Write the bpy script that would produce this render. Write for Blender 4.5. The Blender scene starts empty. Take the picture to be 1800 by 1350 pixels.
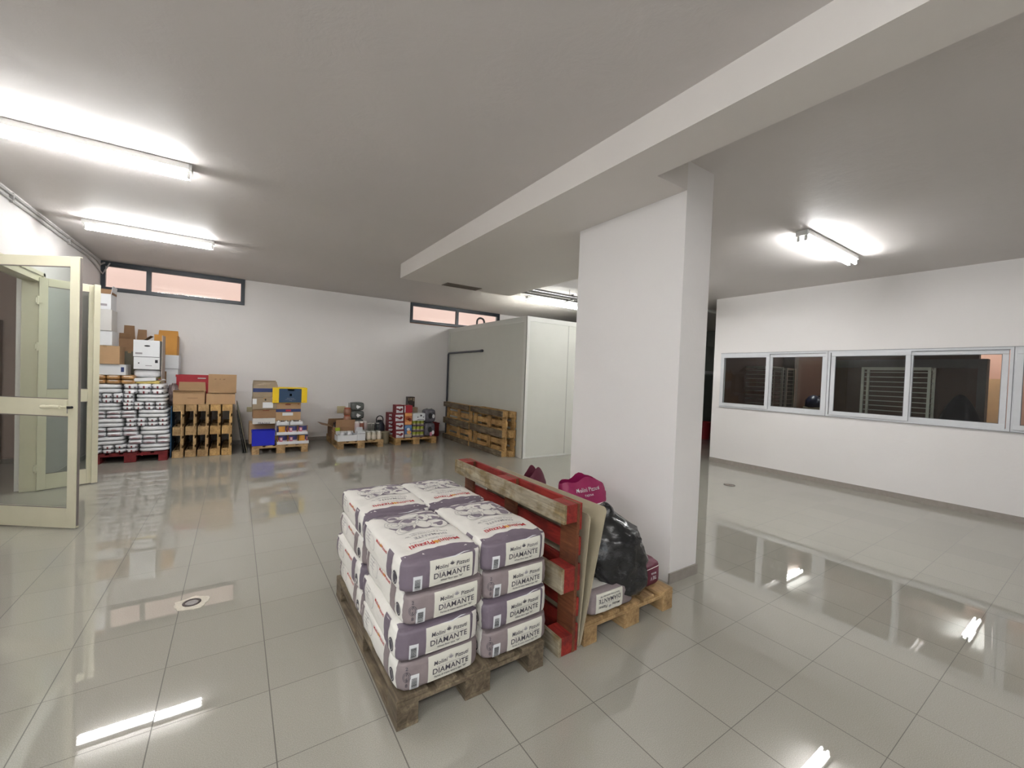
import bpy, bmesh, math, random
from mathutils import Vector, Matrix, noise
R = math.radians
random.seed(7)
sc = bpy.context.scene
COL = sc.collection

# ------------------------------------------------------------------ camera
F_PX = 728.0
yaw, pitch, roll = .5898, -.0205, .0385
cy_, sy_, cp_, sp_ = math.cos(yaw), math.sin(yaw), math.cos(pitch), math.sin(pitch)
fwd = Vector((sy_*cp_, cy_*cp_, sp_))
rgt = Vector((cy_, -sy_, 0))
up = rgt.cross(fwd)
cr_, sr_ = math.cos(roll), math.sin(roll)
r2 = rgt*cr_ + up*sr_
u2 = -rgt*sr_ + up*cr_
camd = bpy.data.cameras.new('camera')
cam = bpy.data.objects.new('camera', camd); COL.objects.link(cam)
cam.matrix_world = Matrix(((r2.x, u2.x, -fwd.x, .7245), (r2.y, u2.y, -fwd.y, -2.7855), (r2.z, u2.z, -fwd.z, 1.62), (0, 0, 0, 1)))
camd.sensor_fit = 'HORIZONTAL'; camd.sensor_width = 36.0; camd.lens = 36.0*F_PX/1800.0
camd.clip_start = .05; camd.clip_end = 200
sc.camera = cam

# ------------------------------------------------------------------ world, exposure
w = bpy.data.worlds.new('sky'); sc.world = w; w.use_nodes = True
w.node_tree.nodes['Background'].inputs['Color'].default_value = (.90, .95, 1.0, 1)
w.node_tree.nodes['Background'].inputs['Strength'].default_value = 1.0
sc.view_settings.view_transform = 'Standard'
sc.view_settings.look = 'None'
sc.view_settings.exposure = 1.2
sc.view_settings.gamma = 1.0
sc.view_settings.use_curve_mapping = False
TUBE_E = 45.0          # brightness of the fluorescent tubes

# ------------------------------------------------------------------ materials
MATS = {}
def nt(name):
    m = bpy.data.materials.new(name); m.use_nodes = True
    return m, m.node_tree, m.node_tree.nodes['Principled BSDF']
def node(t, typ, **kw):
    n = t.nodes.new(typ)
    for k, v in kw.items(): setattr(n, k, v)
    return n
def coord(t, scale=(1, 1, 1), world=False):
    tc = node(t, 'ShaderNodeTexCoord'); mp = node(t, 'ShaderNodeMapping')
    if world:
        g = node(t, 'ShaderNodeNewGeometry'); t.links.new(g.outputs['Position'], mp.inputs[0])
    else: t.links.new(tc.outputs['Object'], mp.inputs[0])
    mp.inputs['Scale'].default_value = scale
    return mp.outputs[0]
def noisetex(t, vec, scale, detail=3, rough=.5, dist=0):
    n = node(t, 'ShaderNodeTexNoise'); t.links.new(vec, n.inputs['Vector'])
    n.inputs['Scale'].default_value = scale; n.inputs['Detail'].default_value = detail
    n.inputs['Roughness'].default_value = rough; n.inputs['Distortion'].default_value = dist
    return n
def ramp(t, fac, stops):
    r = node(t, 'ShaderNodeValToRGB'); t.links.new(fac, r.inputs[0])
    e = r.color_ramp.elements
    while len(e) < len(stops): e.new(.5)
    for x, (p, c) in zip(e, stops): x.position = p; x.color = (*c, 1)
    return r.outputs[0]
def bump(t, b, h, strength, dist=.01):
    n = node(t, 'ShaderNodeBump'); n.inputs['Strength'].default_value = strength; n.inputs['Distance'].default_value = dist
    t.links.new(h, n.inputs['Height']); t.links.new(n.outputs[0], b.inputs['Normal'])
def s2l(c):
    return tuple(((x/255)/12.92 if x/255 <= .04045 else ((x/255+.055)/1.055)**2.4) for x in c)
def mat(name, rgb=(200, 200, 200), rough=.6, metal=0, var=.06, nscale=9, bmp=0, bscale=40, emit=0, spec=.5, world=False, alpha=1, coat=0):
    if name in MATS: return MATS[name]
    m, t, b = nt(name)
    c = s2l(rgb); v = coord(t, world=world)
    n = noisetex(t, v, nscale)
    lo = tuple(x*(1-var) for x in c); hi = tuple(min(1, x*(1+var)) for x in c)
    t.links.new(ramp(t, n.outputs[0], [(.3, lo), (.7, hi)]), b.inputs['Base Color'])
    b.inputs['Roughness'].default_value = rough; b.inputs['Metallic'].default_value = metal
    b.inputs['Specular IOR Level'].default_value = spec
    b.inputs['Coat Weight'].default_value = coat
    b.inputs['Alpha'].default_value = alpha
    if bmp:
        n2 = noisetex(t, v, bscale, 4); bump(t, b, n2.outputs[0], bmp)
    if emit:
        b.inputs['Emission Color'].default_value = (*c, 1); b.inputs['Emission Strength'].default_value = emit
    MATS[name] = m; return m
def wood(name, a, bcol, c, rough=.75, scale=1.0, stain=None, axis=1):
    if name in MATS: return MATS[name]
    m, t, b = nt(name)
    sc3 = [14*scale, 14*scale, 14*scale]; sc3[axis] = 1.3*scale
    v = coord(t, tuple(sc3)); n = noisetex(t, v, 2.2, 5, .6, 1.2)
    v2 = coord(t, (1, 1, 1), world=True); n2 = noisetex(t, v2, 5, 4, .6)
    col = ramp(t, n.outputs[0], [(.25, s2l(a)), (.5, s2l(bcol)), (.75, s2l(c))])
    mx = node(t, 'ShaderNodeMix', data_type='RGBA', blend_type='MULTIPLY')
    mx.inputs[0].default_value = 1
    t.links.new(col, mx.inputs[6])
    t.links.new(ramp(t, n2.outputs[0], [(.35, (.55, .53, .5)), (.6, (1, 1, 1))]) if stain is None else ramp(t, n2.outputs[0], [(.42, s2l(stain)), (.56, (1, 1, 1))]), mx.inputs[7])
    t.links.new(mx.outputs[2], b.inputs['Base Color'])
    b.inputs['Roughness'].default_value = rough
    bump(t, b, n.outputs[0], .5, .004)
    MATS[name] = m; return m
def glass(name, tint=(.93, .96, .95), refl=1.0):
    if name in MATS: return MATS[name]
    m = bpy.data.materials.new(name); m.use_nodes = True; t = m.node_tree; t.nodes.clear()
    o = node(t, 'ShaderNodeOutputMaterial'); mx = node(t, 'ShaderNodeMixShader')
    tr = node(t, 'ShaderNodeBsdfTransparent'); gl = node(t, 'ShaderNodeBsdfGlossy'); fr = node(t, 'ShaderNodeFresnel')
    nz = noisetex(t, coord(t), 3)
    tr.inputs[0].default_value = (*tint, 1); gl.inputs['Roughness'].default_value = .01
    t.links.new(ramp(t, nz.outputs[0], [(0, tint), (1, tuple(min(1, x*1.01) for x in tint))]), tr.inputs[0])
    fr.inputs[0].default_value = 1.5
    ge = node(t, 'ShaderNodeNewGeometry'); bf = node(t, 'ShaderNodeMath', operation='SUBTRACT'); bf.inputs[0].default_value = 1; t.links.new(ge.outputs['Backfacing'], bf.inputs[1])
    mu = node(t, 'ShaderNodeMath', operation='MULTIPLY'); t.links.new(fr.outputs[0], mu.inputs[0]); t.links.new(bf.outputs[0], mu.inputs[1])
    t.links.new(mu.outputs[0], mx.inputs[0]); t.links.new(tr.outputs[0], mx.inputs[1]); t.links.new(gl.outputs[0], mx.inputs[2])
    t.links.new(mx.outputs[0], o.inputs[0])
    MATS[name] = m; return m

def wall_paint(name, rgb, bmp=.25):
    if name in MATS: return MATS[name]
    m, t, b = nt(name); v = coord(t, world=True)
    n = noisetex(t, v, .8, 4); c = s2l(rgb)
    t.links.new(ramp(t, n.outputs[0], [(.3, tuple(x*.96 for x in c)), (.7, c)]), b.inputs['Base Color'])
    b.inputs['Roughness'].default_value = .55; b.inputs['Specular IOR Level'].default_value = .25
    n2 = noisetex(t, v, 3.5, 6, .65, .4); bump(t, b, n2.outputs[0], bmp, .02)
    MATS[name] = m; return m
PAINT = wall_paint('white wall paint', (234, 231, 229))
CEILP = wall_paint('ceiling plaster', (210, 205, 202), .28)
BEAMP = wall_paint('beam paint', (226, 221, 216), .12)

def floor_mat():
    m, t, b = nt('polished porcelain tiles')
    g = node(t, 'ShaderNodeNewGeometry'); sx = node(t, 'ShaderNodeSeparateXYZ'); t.links.new(g.outputs['Position'], sx.inputs[0])
    T = .45
    def m2(op, a, bb=None, c=None):
        n = node(t, 'ShaderNodeMath', operation=op)
        for i, x in enumerate((a, bb, c)):
            if x is None: continue
            if isinstance(x, (int, float)): n.inputs[i].default_value = x
            else: t.links.new(x, n.inputs[i])
        return n.outputs[0]
    def dist(o, ph):
        d = m2('DIVIDE', o, T); d = m2('ADD', d, ph); f = m2('FRACT', d); f2 = m2('SUBTRACT', f, .5); a = m2('ABSOLUTE', f2)
        return m2('MULTIPLY', m2('SUBTRACT', .5, a), T), m2('FLOOR', d)
    dx, ix = dist(sx.outputs[0], 0.0); dy, iy = dist(sx.outputs[1], 0.0)
    gx = m2('LESS_THAN', dx, .0024); gy = m2('LESS_THAN', dy, .0016)
    gr = m2('MAXIMUM', gx, gy)
    cmb = node(t, 'ShaderNodeCombineXYZ'); t.links.new(ix, cmb.inputs[0]); t.links.new(iy, cmb.inputs[1])
    wn = node(t, 'ShaderNodeTexWhiteNoise', noise_dimensions='3D'); t.links.new(cmb.outputs[0], wn.inputs['Vector'])
    v = coord(t, world=True)
    sp = noisetex(t, v, 260, 2, .7); big = noisetex(t, v, .7, 3)
    base = ramp(t, sp.outputs[0], [(.32, s2l((150, 147, 137))), (.68, s2l((176, 173, 163)))])
    tv = ramp(t, wn.outputs[0], [(0, (.95, .95, .95)), (1, (1.0, 1.0, 1.0))])
    mx = node(t, 'ShaderNodeMix', data_type='RGBA', blend_type='MULTIPLY'); mx.inputs[0].default_value = 1
    t.links.new(base, mx.inputs[6]); t.links.new(tv, mx.inputs[7])
    mg = node(t, 'ShaderNodeMix', data_type='RGBA'); t.links.new(gr, mg.inputs[0]); t.links.new(mx.outputs[2], mg.inputs[6])
    mg.inputs[7].default_value = (*s2l((82, 76, 70)), 1)
    t.links.new(mg.outputs[2], b.inputs['Base Color'])
    rg = m2('MULTIPLY', gr, .6); sm = noisetex(t, v, 2.0, 3)
    rr = m2('ADD', rg, m2('MULTIPLY', sm.outputs[0], .012)); rr = m2('ADD', rr, .004)
    t.links.new(rr, b.inputs['Roughness'])
    b.inputs['IOR'].default_value = 1.62; b.inputs['Specular IOR Level'].default_value = .75
    # each tile lies at its own slight tilt
    sc_ = node(t, 'ShaderNodeVectorMath', operation='SUBTRACT'); t.links.new(wn.outputs['Color'], sc_.inputs[0]); sc_.inputs[1].default_value = (.5, .5, .5)
    s3 = node(t, 'ShaderNodeVectorMath', operation='MULTIPLY'); t.links.new(sc_.outputs[0], s3.inputs[0]); s3.inputs[1].default_value = (.0022, .0022, 0)
    ad = node(t, 'ShaderNodeVectorMath', operation='ADD'); t.links.new(g.outputs['Normal'], ad.inputs[0]); t.links.new(s3.outputs[0], ad.inputs[1])
    nm = node(t, 'ShaderNodeVectorMath', operation='NORMALIZE'); t.links.new(ad.outputs[0], nm.inputs[0])
    bp = node(t, 'ShaderNodeBump'); bp.inputs['Strength'].default_value = .006; bp.inputs['Distance'].default_value = .003
    wv = noisetex(t, v, 9, 2); t.links.new(wv.outputs[0], bp.inputs['Height']); t.links.new(nm.outputs[0], bp.inputs['Normal'])
    t.links.new(bp.outputs[0], b.inputs['Normal'])
    return m
FLOOR = floor_mat()
SKIRT = mat('skirting tile', (150, 143, 136), .25, nscale=20, world=True)
CREAM = mat('cream lacquered aluminium', (214, 210, 186), .35, var=.02)
CREAMD = mat('door seal', (120, 112, 108), .6)
ANTH = mat('anthracite aluminium', (38, 46, 54), .35, var=.05)
WFR = mat('white lacquered aluminium', (212, 214, 217), .35, var=.02)
GREYSEAL = mat('grey rubber seal', (120, 122, 126), .6)
CLEAR = glass('clear glass')
DGLASS = glass('door glass', (.84, .87, .85))
PANEL = mat('white insulated panel', (208, 209, 200), .4, var=.015, nscale=3)
PANELT = mat('white panel trim', (218, 219, 212), .35, var=.01)
STEEL = mat('galvanised steel', (170, 170, 170), .25, metal=.9, nscale=30)
DGREY = mat('dark grey plastic pipe', (66, 68, 76), .4)
PINKW = wall_paint('pink rendered wall', (226, 190, 178))
EM = mat('lit fluorescent tube', (255, 255, 255), .3, emit=TUBE_E, var=0)
LAMPW = mat('white enamelled steel', (225, 225, 222), .4, var=.01)
W_OLD = wood('weathered grey brown wood', (74, 62, 48), (112, 99, 80), (150, 134, 108))
W_TAN = wood('tan pallet wood', (140, 110, 72), (176, 144, 100), (200, 170, 124))
W_YEL = wood('yellowish pallet wood', (150, 116, 66), (190, 152, 96), (214, 178, 122))
W_GREY = wood('grey weathered plank', (106, 98, 82), (150, 140, 120), (184, 172, 148), stain=(200, 185, 150))
W_RED = wood('red painted wood', (112, 26, 18), (146, 36, 28), (168, 52, 38))
W_REDD = wood('dark red painted wood', (90, 18, 20), (120, 24, 28), (140, 34, 36))
W_BRN = wood('reddish brown wood', (84, 44, 24), (112, 62, 34), (136, 84, 50))
CARD = mat('brown cardboard', (172, 140, 104), .8, var=.07, nscale=5)
CARDD = mat('darker brown cardboard', (140, 108, 78), .8, var=.08, nscale=5)
CARDO = mat('ochre cardboard', (190, 136, 62), .75, var=.06, nscale=5)
CARDG = mat('greyish cardboard', (148, 132, 110), .8, var=.07, nscale=5)
CARDI = mat('cardboard inside', (118, 90, 66), .85, var=.08)
WBOX = mat('white carton', (216, 218, 220), .6, var=.02, nscale=4)
WBOX2 = mat('off white carton', (200, 198, 194), .6, var=.03, nscale=4)
BLK = mat('black ink', (22, 22, 26), .6, var=.02)
INK = mat('dark grey ink', (72, 68, 76), .7, var=.02)
INKL = mat('pale grey ink', (150, 146, 150), .7, var=.02)
REDINK = mat('red ink', (182, 34, 44), .6, var=.03)
ORINK = mat('orange ink', (222, 160, 60), .6, var=.03)
PAPER = mat('white flour sack paper', (226, 223, 216), .7, var=.03, nscale=12, bmp=.25, bscale=22)
LABELW = mat('sack end label paper', (214, 212, 200), .65, var=.02)
PURP = mat('mauve printed paper', (112, 101, 112), .6, var=.06, nscale=14, bmp=.3, bscale=30)
TOPB = mat('mauve top print', (132, 121, 132), .65, var=.05, nscale=14, bmp=.3, bscale=30)
TAUP = mat('taupe printed paper', (136, 124, 125), .65, var=.06, nscale=14, bmp=.3, bscale=30)

# ------------------------------------------------------------------ mesh helpers
class MB:
    def __init__(s): s.v = []; s.f = []; s.m = []; s.mats = []; s.sm = []
    def mi(s, m):
        if m not in s.mats: s.mats.append(m)
        return s.mats.index(m)
    def add(s, vs, fs, m, mtx=None, smooth=False):
        o = len(s.v); k = s.mi(m)
        for p in vs:
            p = Vector(p)
            s.v.append(mtx @ p if mtx is not None else p)
        for f in fs: s.f.append([o+i for i in f]); s.m.append(k); s.sm.append(smooth)
        return s
    def box(s, x0, x1, y0, y1, z0, z1, m, mtx=None, bev=0):
        if bev <= 0:
            vs = [(x, y, z) for x in (x0, x1) for y in (y0, y1) for z in (z0, z1)]
            fs = [(0, 1, 3, 2), (4, 6, 7, 5), (0, 4, 5, 1), (2, 3, 7, 6), (0, 2, 6, 4), (1, 5, 7, 3)]
            return s.add(vs, fs, m, mtx)
        bm = bmesh.new(); bmesh.ops.create_cube(bm, size=1)
        for v in bm.verts: v.co = Vector((x0+(v.co.x+.5)*(x1-x0), y0+(v.co.y+.5)*(y1-y0), z0+(v.co.z+.5)*(z1-z0)))
        bmesh.ops.bevel(bm, geom=bm.edges[:], offset=bev, segments=2, affect='EDGES', profile=.6)
        s.frombm(bm, m, mtx); return s
    def frombm(s, bm, m, mtx=None, smooth=False):
        bm.verts.ensure_lookup_table()
        s.add([v.co.copy() for v in bm.verts], [[v.index for v in f.verts] for f in bm.faces], m, mtx, smooth); bm.free(); return s
    def cyl(s, p0, p1, r, m, n=16, r1=None, caps=True, smooth=True, mtx=None):
        p0 = Vector(p0); p1 = Vector(p1); d = (p1-p0); q = d.to_track_quat('Z', 'Y').to_matrix()
        if r1 is None: r1 = r
        vs = []; 
        for p, rr in ((p0, r), (p1, r1)):
            for i in range(n):
                a = 2*math.pi*i/n; vs.append(p+q@Vector((math.cos(a)*rr, math.sin(a)*rr, 0)))
        s.add(vs, [(i, (i+1) % n, n+(i+1) % n, n+i) for i in range(n)], m, mtx, smooth)
        if caps: s.add(vs, [tuple(reversed(range(n))), tuple(range(n, 2*n))], m, mtx, False)
        return s
    def lathe(s, prof, m, n=20, mtx=None, cap=True):
        vs = []; k = len(prof)
        for r, z in prof:
            for i in range(n):
                a = 2*math.pi*i/n; vs.append((math.cos(a)*r, math.sin(a)*r, z))
        fs = [(j*n+i, j*n+(i+1) % n, (j+1)*n+(i+1) % n, (j+1)*n+i) for j in range(k-1) for i in range(n)]
        s.add(vs, fs, m, mtx, True)
        if cap: s.add(vs, [tuple(reversed(range(n))), tuple(range((k-1)*n, k*n))], m, mtx, False)
        return s
    def tube(s, pts, r, m, n=10, mtx=None, closed=False):
        pts = [Vector(p) for p in pts]; vs = []; N = len(pts)
        ref = None
        for i, p in enumerate(pts):
            a = pts[(i-1) % N] if (i > 0 or closed) else p; b = pts[(i+1) % N] if (i < N-1 or closed) else p
            d = (b-a).normalized()
            if ref is None: ref = Vector((0, 0, 1)) if abs(d.z) < .9 else Vector((1, 0, 0))
            x = (ref - d*ref.dot(d)); x = x.normalized() if x.length > 1e-5 else Vector((1, 0, 0)); ref = x; y = d.cross(x)
            for j in range(n):
                t = 2*math.pi*j/n; vs.append(p+x*math.cos(t)*r+y*math.sin(t)*r)
        L = N if closed else N-1
        fs = [(i*n+j, i*n+(j+1) % n, ((i+1) % N)*n+(j+1) % n, ((i+1) % N)*n+j) for i in range(L) for j in range(n)]
        s.add(vs, fs, m, mtx, True)
        if not closed: s.add(vs, [tuple(reversed(range(n))), tuple((N-1)*n+j for j in range(n))], m, mtx)
        return s
    def prism(s, poly, z0, z1, m, mtx=None):
        n = len(poly); vs = [(x, y, z0) for x, y in poly]+[(x, y, z1) for x, y in poly]
        return s.add(vs, [tuple(reversed(range(n))), tuple(range(n, 2*n))]+[(i, (i+1) % n, n+(i+1) % n, n+i) for i in range(n)], m, mtx)
    def mesh(s, name):
        me = bpy.data.meshes.new(name); me.from_pydata([tuple(v) for v in s.v], [], s.f)
        for m in s.mats: me.materials.append(m)
        for p, k, sm in zip(me.polygons, s.m, s.sm): p.material_index = k; p.use_smooth = sm
        bm = bmesh.new(); bm.from_mesh(me); bmesh.ops.recalc_face_normals(bm, faces=bm.faces[:]); bm.to_mesh(me); bm.free()
        me.update(); return me
    def build(s, name, parent=None, loc=(0, 0, 0), rot=(0, 0, 0)):
        return link(name, s.mesh(name), parent, loc, rot)
def link(name, me, parent=None, loc=(0, 0, 0), rot=(0, 0, 0)):
    o = bpy.data.objects.new(name, me); COL.objects.link(o); o.parent = parent; o.location = loc; o.rotation_euler = rot
    return o
def thing(name, label, cat, loc=(0, 0, 0), rz=0, group=None, rot=None):
    o = link(name, None, None, loc, rot or (0, 0, rz)); o.empty_display_size = .1
    o['label'] = label; o['category'] = cat
    if group: o['group'] = group
    return o
def tag(o, label, cat, group=None):
    o['label'] = label; o['category'] = cat
    if group: o['group'] = group
    return o
def struct(o): o['kind'] = 'structure'; return o
def dup(root, loc=None, rot=None, label=None, group=None):
    kids = [(c, [g for g in c.children]) for c in root.children]
    r = root.copy(); COL.objects.link(r)
    if loc is not None: r.location = loc
    if rot is not None: r.rotation_euler = rot
    if label: r['label'] = label
    if group: r['group'] = group
    for c, gs in kids:
        k = c.copy(); COL.objects.link(k); k.parent = r
        for g in gs:
            h = g.copy(); COL.objects.link(h); h.parent = k
    return r
def T(x, y, z, rx=0, ry=0, rz=0):
    return Matrix.Translation((x, y, z)) @ Matrix.Rotation(rz, 4, 'Z') @ Matrix.Rotation(ry, 4, 'Y') @ Matrix.Rotation(rx, 4, 'X')
def sbox(name, x0, x1, y0, y1, z0, z1, m):
    return struct(MB().box(x0, x1, y0, y1, z0, z1, m).build(name))

# ================================================================== THE SETTING
XL, XR, YB, ZC = -1.27, 9.0, 7.35, 3.36
fl = MB().box(-4, 16, -7.5, YB+.2, -.05, 0, FLOOR); struct(fl.build('floor'))
ce = MB().box(-4, 16, .4, YB+.25, ZC, ZC+.1, CEILP).box(XL-.18, 16, -7.5, .4, ZC, ZC+.1, CEILP); struct(ce.build('ceiling'))
# back wall with the two high window openings
bw = MB()
bw.box(-4, 7.0+7.5, YB, YB+.25, 0, 2.84, PAINT)
bw.box(-4, XL+.0, YB, YB+.25, 2.84, ZC, PAINT); bw.box(.86, 4.35, YB, YB+.25, 2.84, ZC, PAINT)
bw.box(7.0, 14.5, YB, YB+.25, 2.84, ZC, PAINT)
struct(bw.build('wall_back'))
# left wall with the doorway
DY0, DY1, DZ = 3.26, 4.60, 2.60
lw = MB()
lw.box(XL-.18, XL, -1.6, DY0, 0, ZC, PAINT); lw.box(XL-.18, XL, -7.5, -6.6, 0, ZC, PAINT); lw.box(XL-.18, XL, -6.6, -1.6, 2.9, ZC, PAINT); lw.box(XL-.18, XL, DY1, YB, 0, ZC, PAINT); lw.box(XL-.18, XL, DY0, DY1, DZ, ZC, PAINT)
struct(lw.build('wall_left'))
# right wall with the strip of sliding windows
WZ0, WZ1 = 1.145, 2.235
rw = MB()
rw.box(XR, XR+.14, -7.5, 2.06, 0, WZ0, PAINT); rw.box(XR, XR+.14, -7.5, 2.06, WZ1, ZC, PAINT)
rw.box(XR, XR+.14, 1.90, 2.06, WZ0, WZ1, PAINT); rw.box(XR, XR+.14, -7.5, -4.0, WZ0, WZ1, PAINT)
struct(rw.build('wall_right'))
sbox('wall_front', XL-.18, 16, -7.5, -7.3, 0, ZC, PAINT)
# corridor to the right of the cold store, and its end
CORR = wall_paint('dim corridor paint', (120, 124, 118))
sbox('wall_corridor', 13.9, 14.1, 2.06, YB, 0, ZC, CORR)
sbox('baseboard_back', XL, 5.40, YB-.012, YB, 0, .08, SKIRT)
sbox('baseboard_right', XR-.012, XR, -7.3, 2.06, 0, .085, SKIRT)
bb = MB().box(XL, XL+.012, DY1+.05, YB, 0, .08, mat('pale skirting', (205, 203, 200), .4)); bb.box(XL, XL+.012, -7.3, DY0-.05, 0, .08, mat('pale skirting')); struct(bb.build('baseboard_left'))
# beam, dropped slab and pillar
bmn = MB()
bmn.box(2.925, 3.28, -7.3, -.785, 3.13, ZC, BEAMP)
bmn.box(2.925, 3.65, -.785, .43, 3.13, ZC, BEAMP)
bmn.box(2.925, 5.03, .43, 3.88, 3.13, ZC, BEAMP)
struct(bmn.build('trim_1'))
struct(MB().box(3.65, 4.01, -.785, .43, 0, ZC, PAINT).build('wall_pillar'))
bs = MB()
bs.box(3.638, 4.022, -.797, -.785, 0, .085, SKIRT); bs.box(4.01, 4.022, -.785, .43, 0, .085, SKIRT)
struct(bs.build('baseboard_pillar'))

# ---- high windows in the back wall
def high_window(n, x0, x1, xm, z0=2.845, z1=3.36, zt=.085):
    e = struct(link('window_%d' % n, None))
    f = MB(); y0, y1 = YB-.025, YB+.045
    f.box(x0, x1, y0, y1, z1-zt, z1, ANTH); f.box(x0, x1, y0, y1, z0, z0+.065, ANTH)
    f.box(x0, x0+.06, y0, y1, z0+.065, z1-zt, ANTH); f.box(x1-.07, x1, y0, y1, z0+.065, z1-zt, ANTH)
    f.box(xm-.035, xm+.035, y0, y1, z0+.065, z1-zt, ANTH)
    f.box(x0, x1, y0-.012, y0, z1-.035, z1-.02, ANTH)
    f.build('window_frame', e)
    for a, b in ((x0+.06, xm-.035), (xm+.035, x1-.07)):
        MB().box(a, b, YB+.02, YB+.026, z0+.065, z1-zt, CLEAR).build('window_pane', e)
    MB().box(x0, x1, YB+.045, YB+.27, z0-.03, z0+.01, mat('terracotta sill', (176, 140, 120), .6)).build('window_sill', e)
    return e
high_window(1, XL-.0, .857, -.63)
high_window(2, 4.355, 6.98, 5.65, z0=2.865)
# light well behind: a pink rendered wall under the open sky
sbox('wall_outside', -6, 16, 9.1, 9.3, 2.3, 4.9, PINKW)
sbox('trim_2', -6, 16, YB+.25, 9.1, 2.2, 2.45, mat('pale concrete ledge', (214, 208, 196), .8))

# ---- unseen framed opening added in the left wall behind the camera for fill daylight
e = struct(link('added_daylight_opening', None)); f = MB()
for yy in (-6.6, -5.37, -4.14, -2.91, -1.68): f.box(XL-.10, XL-.04, yy, yy+.08, 0, 2.9, CREAM)
f.box(XL-.10, XL-.04, -6.6, -1.6, 2.82, 2.9, CREAM); f.box(XL-.10, XL-.04, -6.6, -1.6, 0, .15, CREAM); f.build('door_frame', e)
# ---- sliding windows in the right wall
def slide_window(n, ya, yb, yfull):
    e = struct(link('window_%d' % n, None)); x0, x1 = XR-.03, XR+.10
    y0, y1 = min(ya, yb), max(ya, yb)
    f = MB()
    for a, b, c, d in ((y0, y1, WZ1-.032, WZ1), (y0, y1, WZ0, WZ0+.03), (y0, y0+.035, WZ0+.03, WZ1-.032), (y1-.035, y1, WZ0+.03, WZ1-.032)):
        f.box(x0+.01, x1, a, b, c, d, WFR)
    f.box(x0+.004, x0+.012, y0-.004, y1+.004, WZ1-.001, WZ1+.004, GREYSEAL); f.box(x0+.004, x0+.012, y0, y1, WZ0-.004, WZ0+.001, GREYSEAL); f.box(x0+.006, x0+.012, y0-.003, y0+.003, WZ0, WZ1, GREYSEAL)
    f.box(x0+.006, x0+.0105, y0+.034, y1-.034, WZ1-.037, WZ1-.031, GREYSEAL)
    f.build('window_frame', e)
    for i, (a, b) in enumerate(yfull):
        xx = x0 if i == 0 else x0+.028
        s = MB(); z0, z1 = WZ0+.028, WZ1-.03; k = .062
        a0, b0 = a-k*.9, b+k*.9
        s.box(xx-.006, xx+.022, a0, b0, z1-k+.002, z1, WFR, bev=.003); s.box(xx-.006, xx+.022, a0, b0, z0, z0+k, WFR, bev=.003)
        s.box(xx-.006, xx+.022, a0, a, z0+k, z1-k, WFR, bev=.003); s.box(xx-.006, xx+.022, b, b0, z0+k, z1-k, WFR, bev=.003)
        so = s.build('sash', e)
        g = MB(); 
        for q in ((a, a+.006, z0+k, z1-k), (b-.006, b, z0+k, z1-k), (a, b, z0+k, z0+k+.006), (a, b, z1-k-.006, z1-k)):
            g.box(xx, xx+.01, *q, GREYSEAL)
        g.build('gasket', so)
        MB().box(xx+.008, xx+.013, a, b, z0+k, z1-k, CLEAR).build('pane', so)
    return e
slide_window(3, 1.90, .06, ((1.025, 1.825), (.14, .925)))
slide_window(4, .06, -1.94, ((-.915, -.05), (-1.84, -.99)))
slide_window(5, -1.94, -3.96, ((-2.92, -2.02), (-3.87, -3.0)))

# ---- inner bakery room behind the windows
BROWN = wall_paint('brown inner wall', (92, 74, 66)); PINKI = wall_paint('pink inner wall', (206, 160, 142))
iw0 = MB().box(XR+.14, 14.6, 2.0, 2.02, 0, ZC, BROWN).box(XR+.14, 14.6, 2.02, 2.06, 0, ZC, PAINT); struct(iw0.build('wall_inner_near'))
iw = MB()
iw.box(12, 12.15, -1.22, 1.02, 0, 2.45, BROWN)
iw.box(11.95, 12.15, 1.75, 2.0, 0, ZC, mat('grey inner column', (96, 92, 92), .6))
iw.box(11.95, 12.2, -1.33, -1.22, 0, 2.25, mat('grey inner column'))
iw.box(11.97, 12.0, -1.33, 1.02, 2.08, 2.25, mat('grey inner column'))
struct(iw.build('wall_inner_middle'))
sbox('wall_inner_far', 14.6, 14.8, -7.3, 2.2, 0, ZC, PINKI)
sbox('door_2', 14.54, 14.6, -1.22, -.6, 0, 1.95, mat('beige inner door', (190, 150, 110), .5))

# ================================================================== ROOM BEYOND THE DOORWAY
PGREY = wall_paint('pinkish corridor paint', (186, 164, 156))
sbox('wall_beyond', -4, XL-.18, 6.6, 6.75, 0, ZC, PGREY)
sbox('wall_beyond_side', -4.1, -4, .5, 6.75, 0, ZC, PGREY); sbox('wall_beyond_near', -4.1, XL-.18, .4, .5, 0, ZC, PGREY)
sbox('baseboard_beyond', -4, XL-.18, 6.588, 6.6, 0, .07, SKIRT)
sbox('door_3', -2.72, -2.17, 6.52, 6.6, 0, 2.15, mat('brown corridor door', (120, 98, 80), .5))

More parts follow.
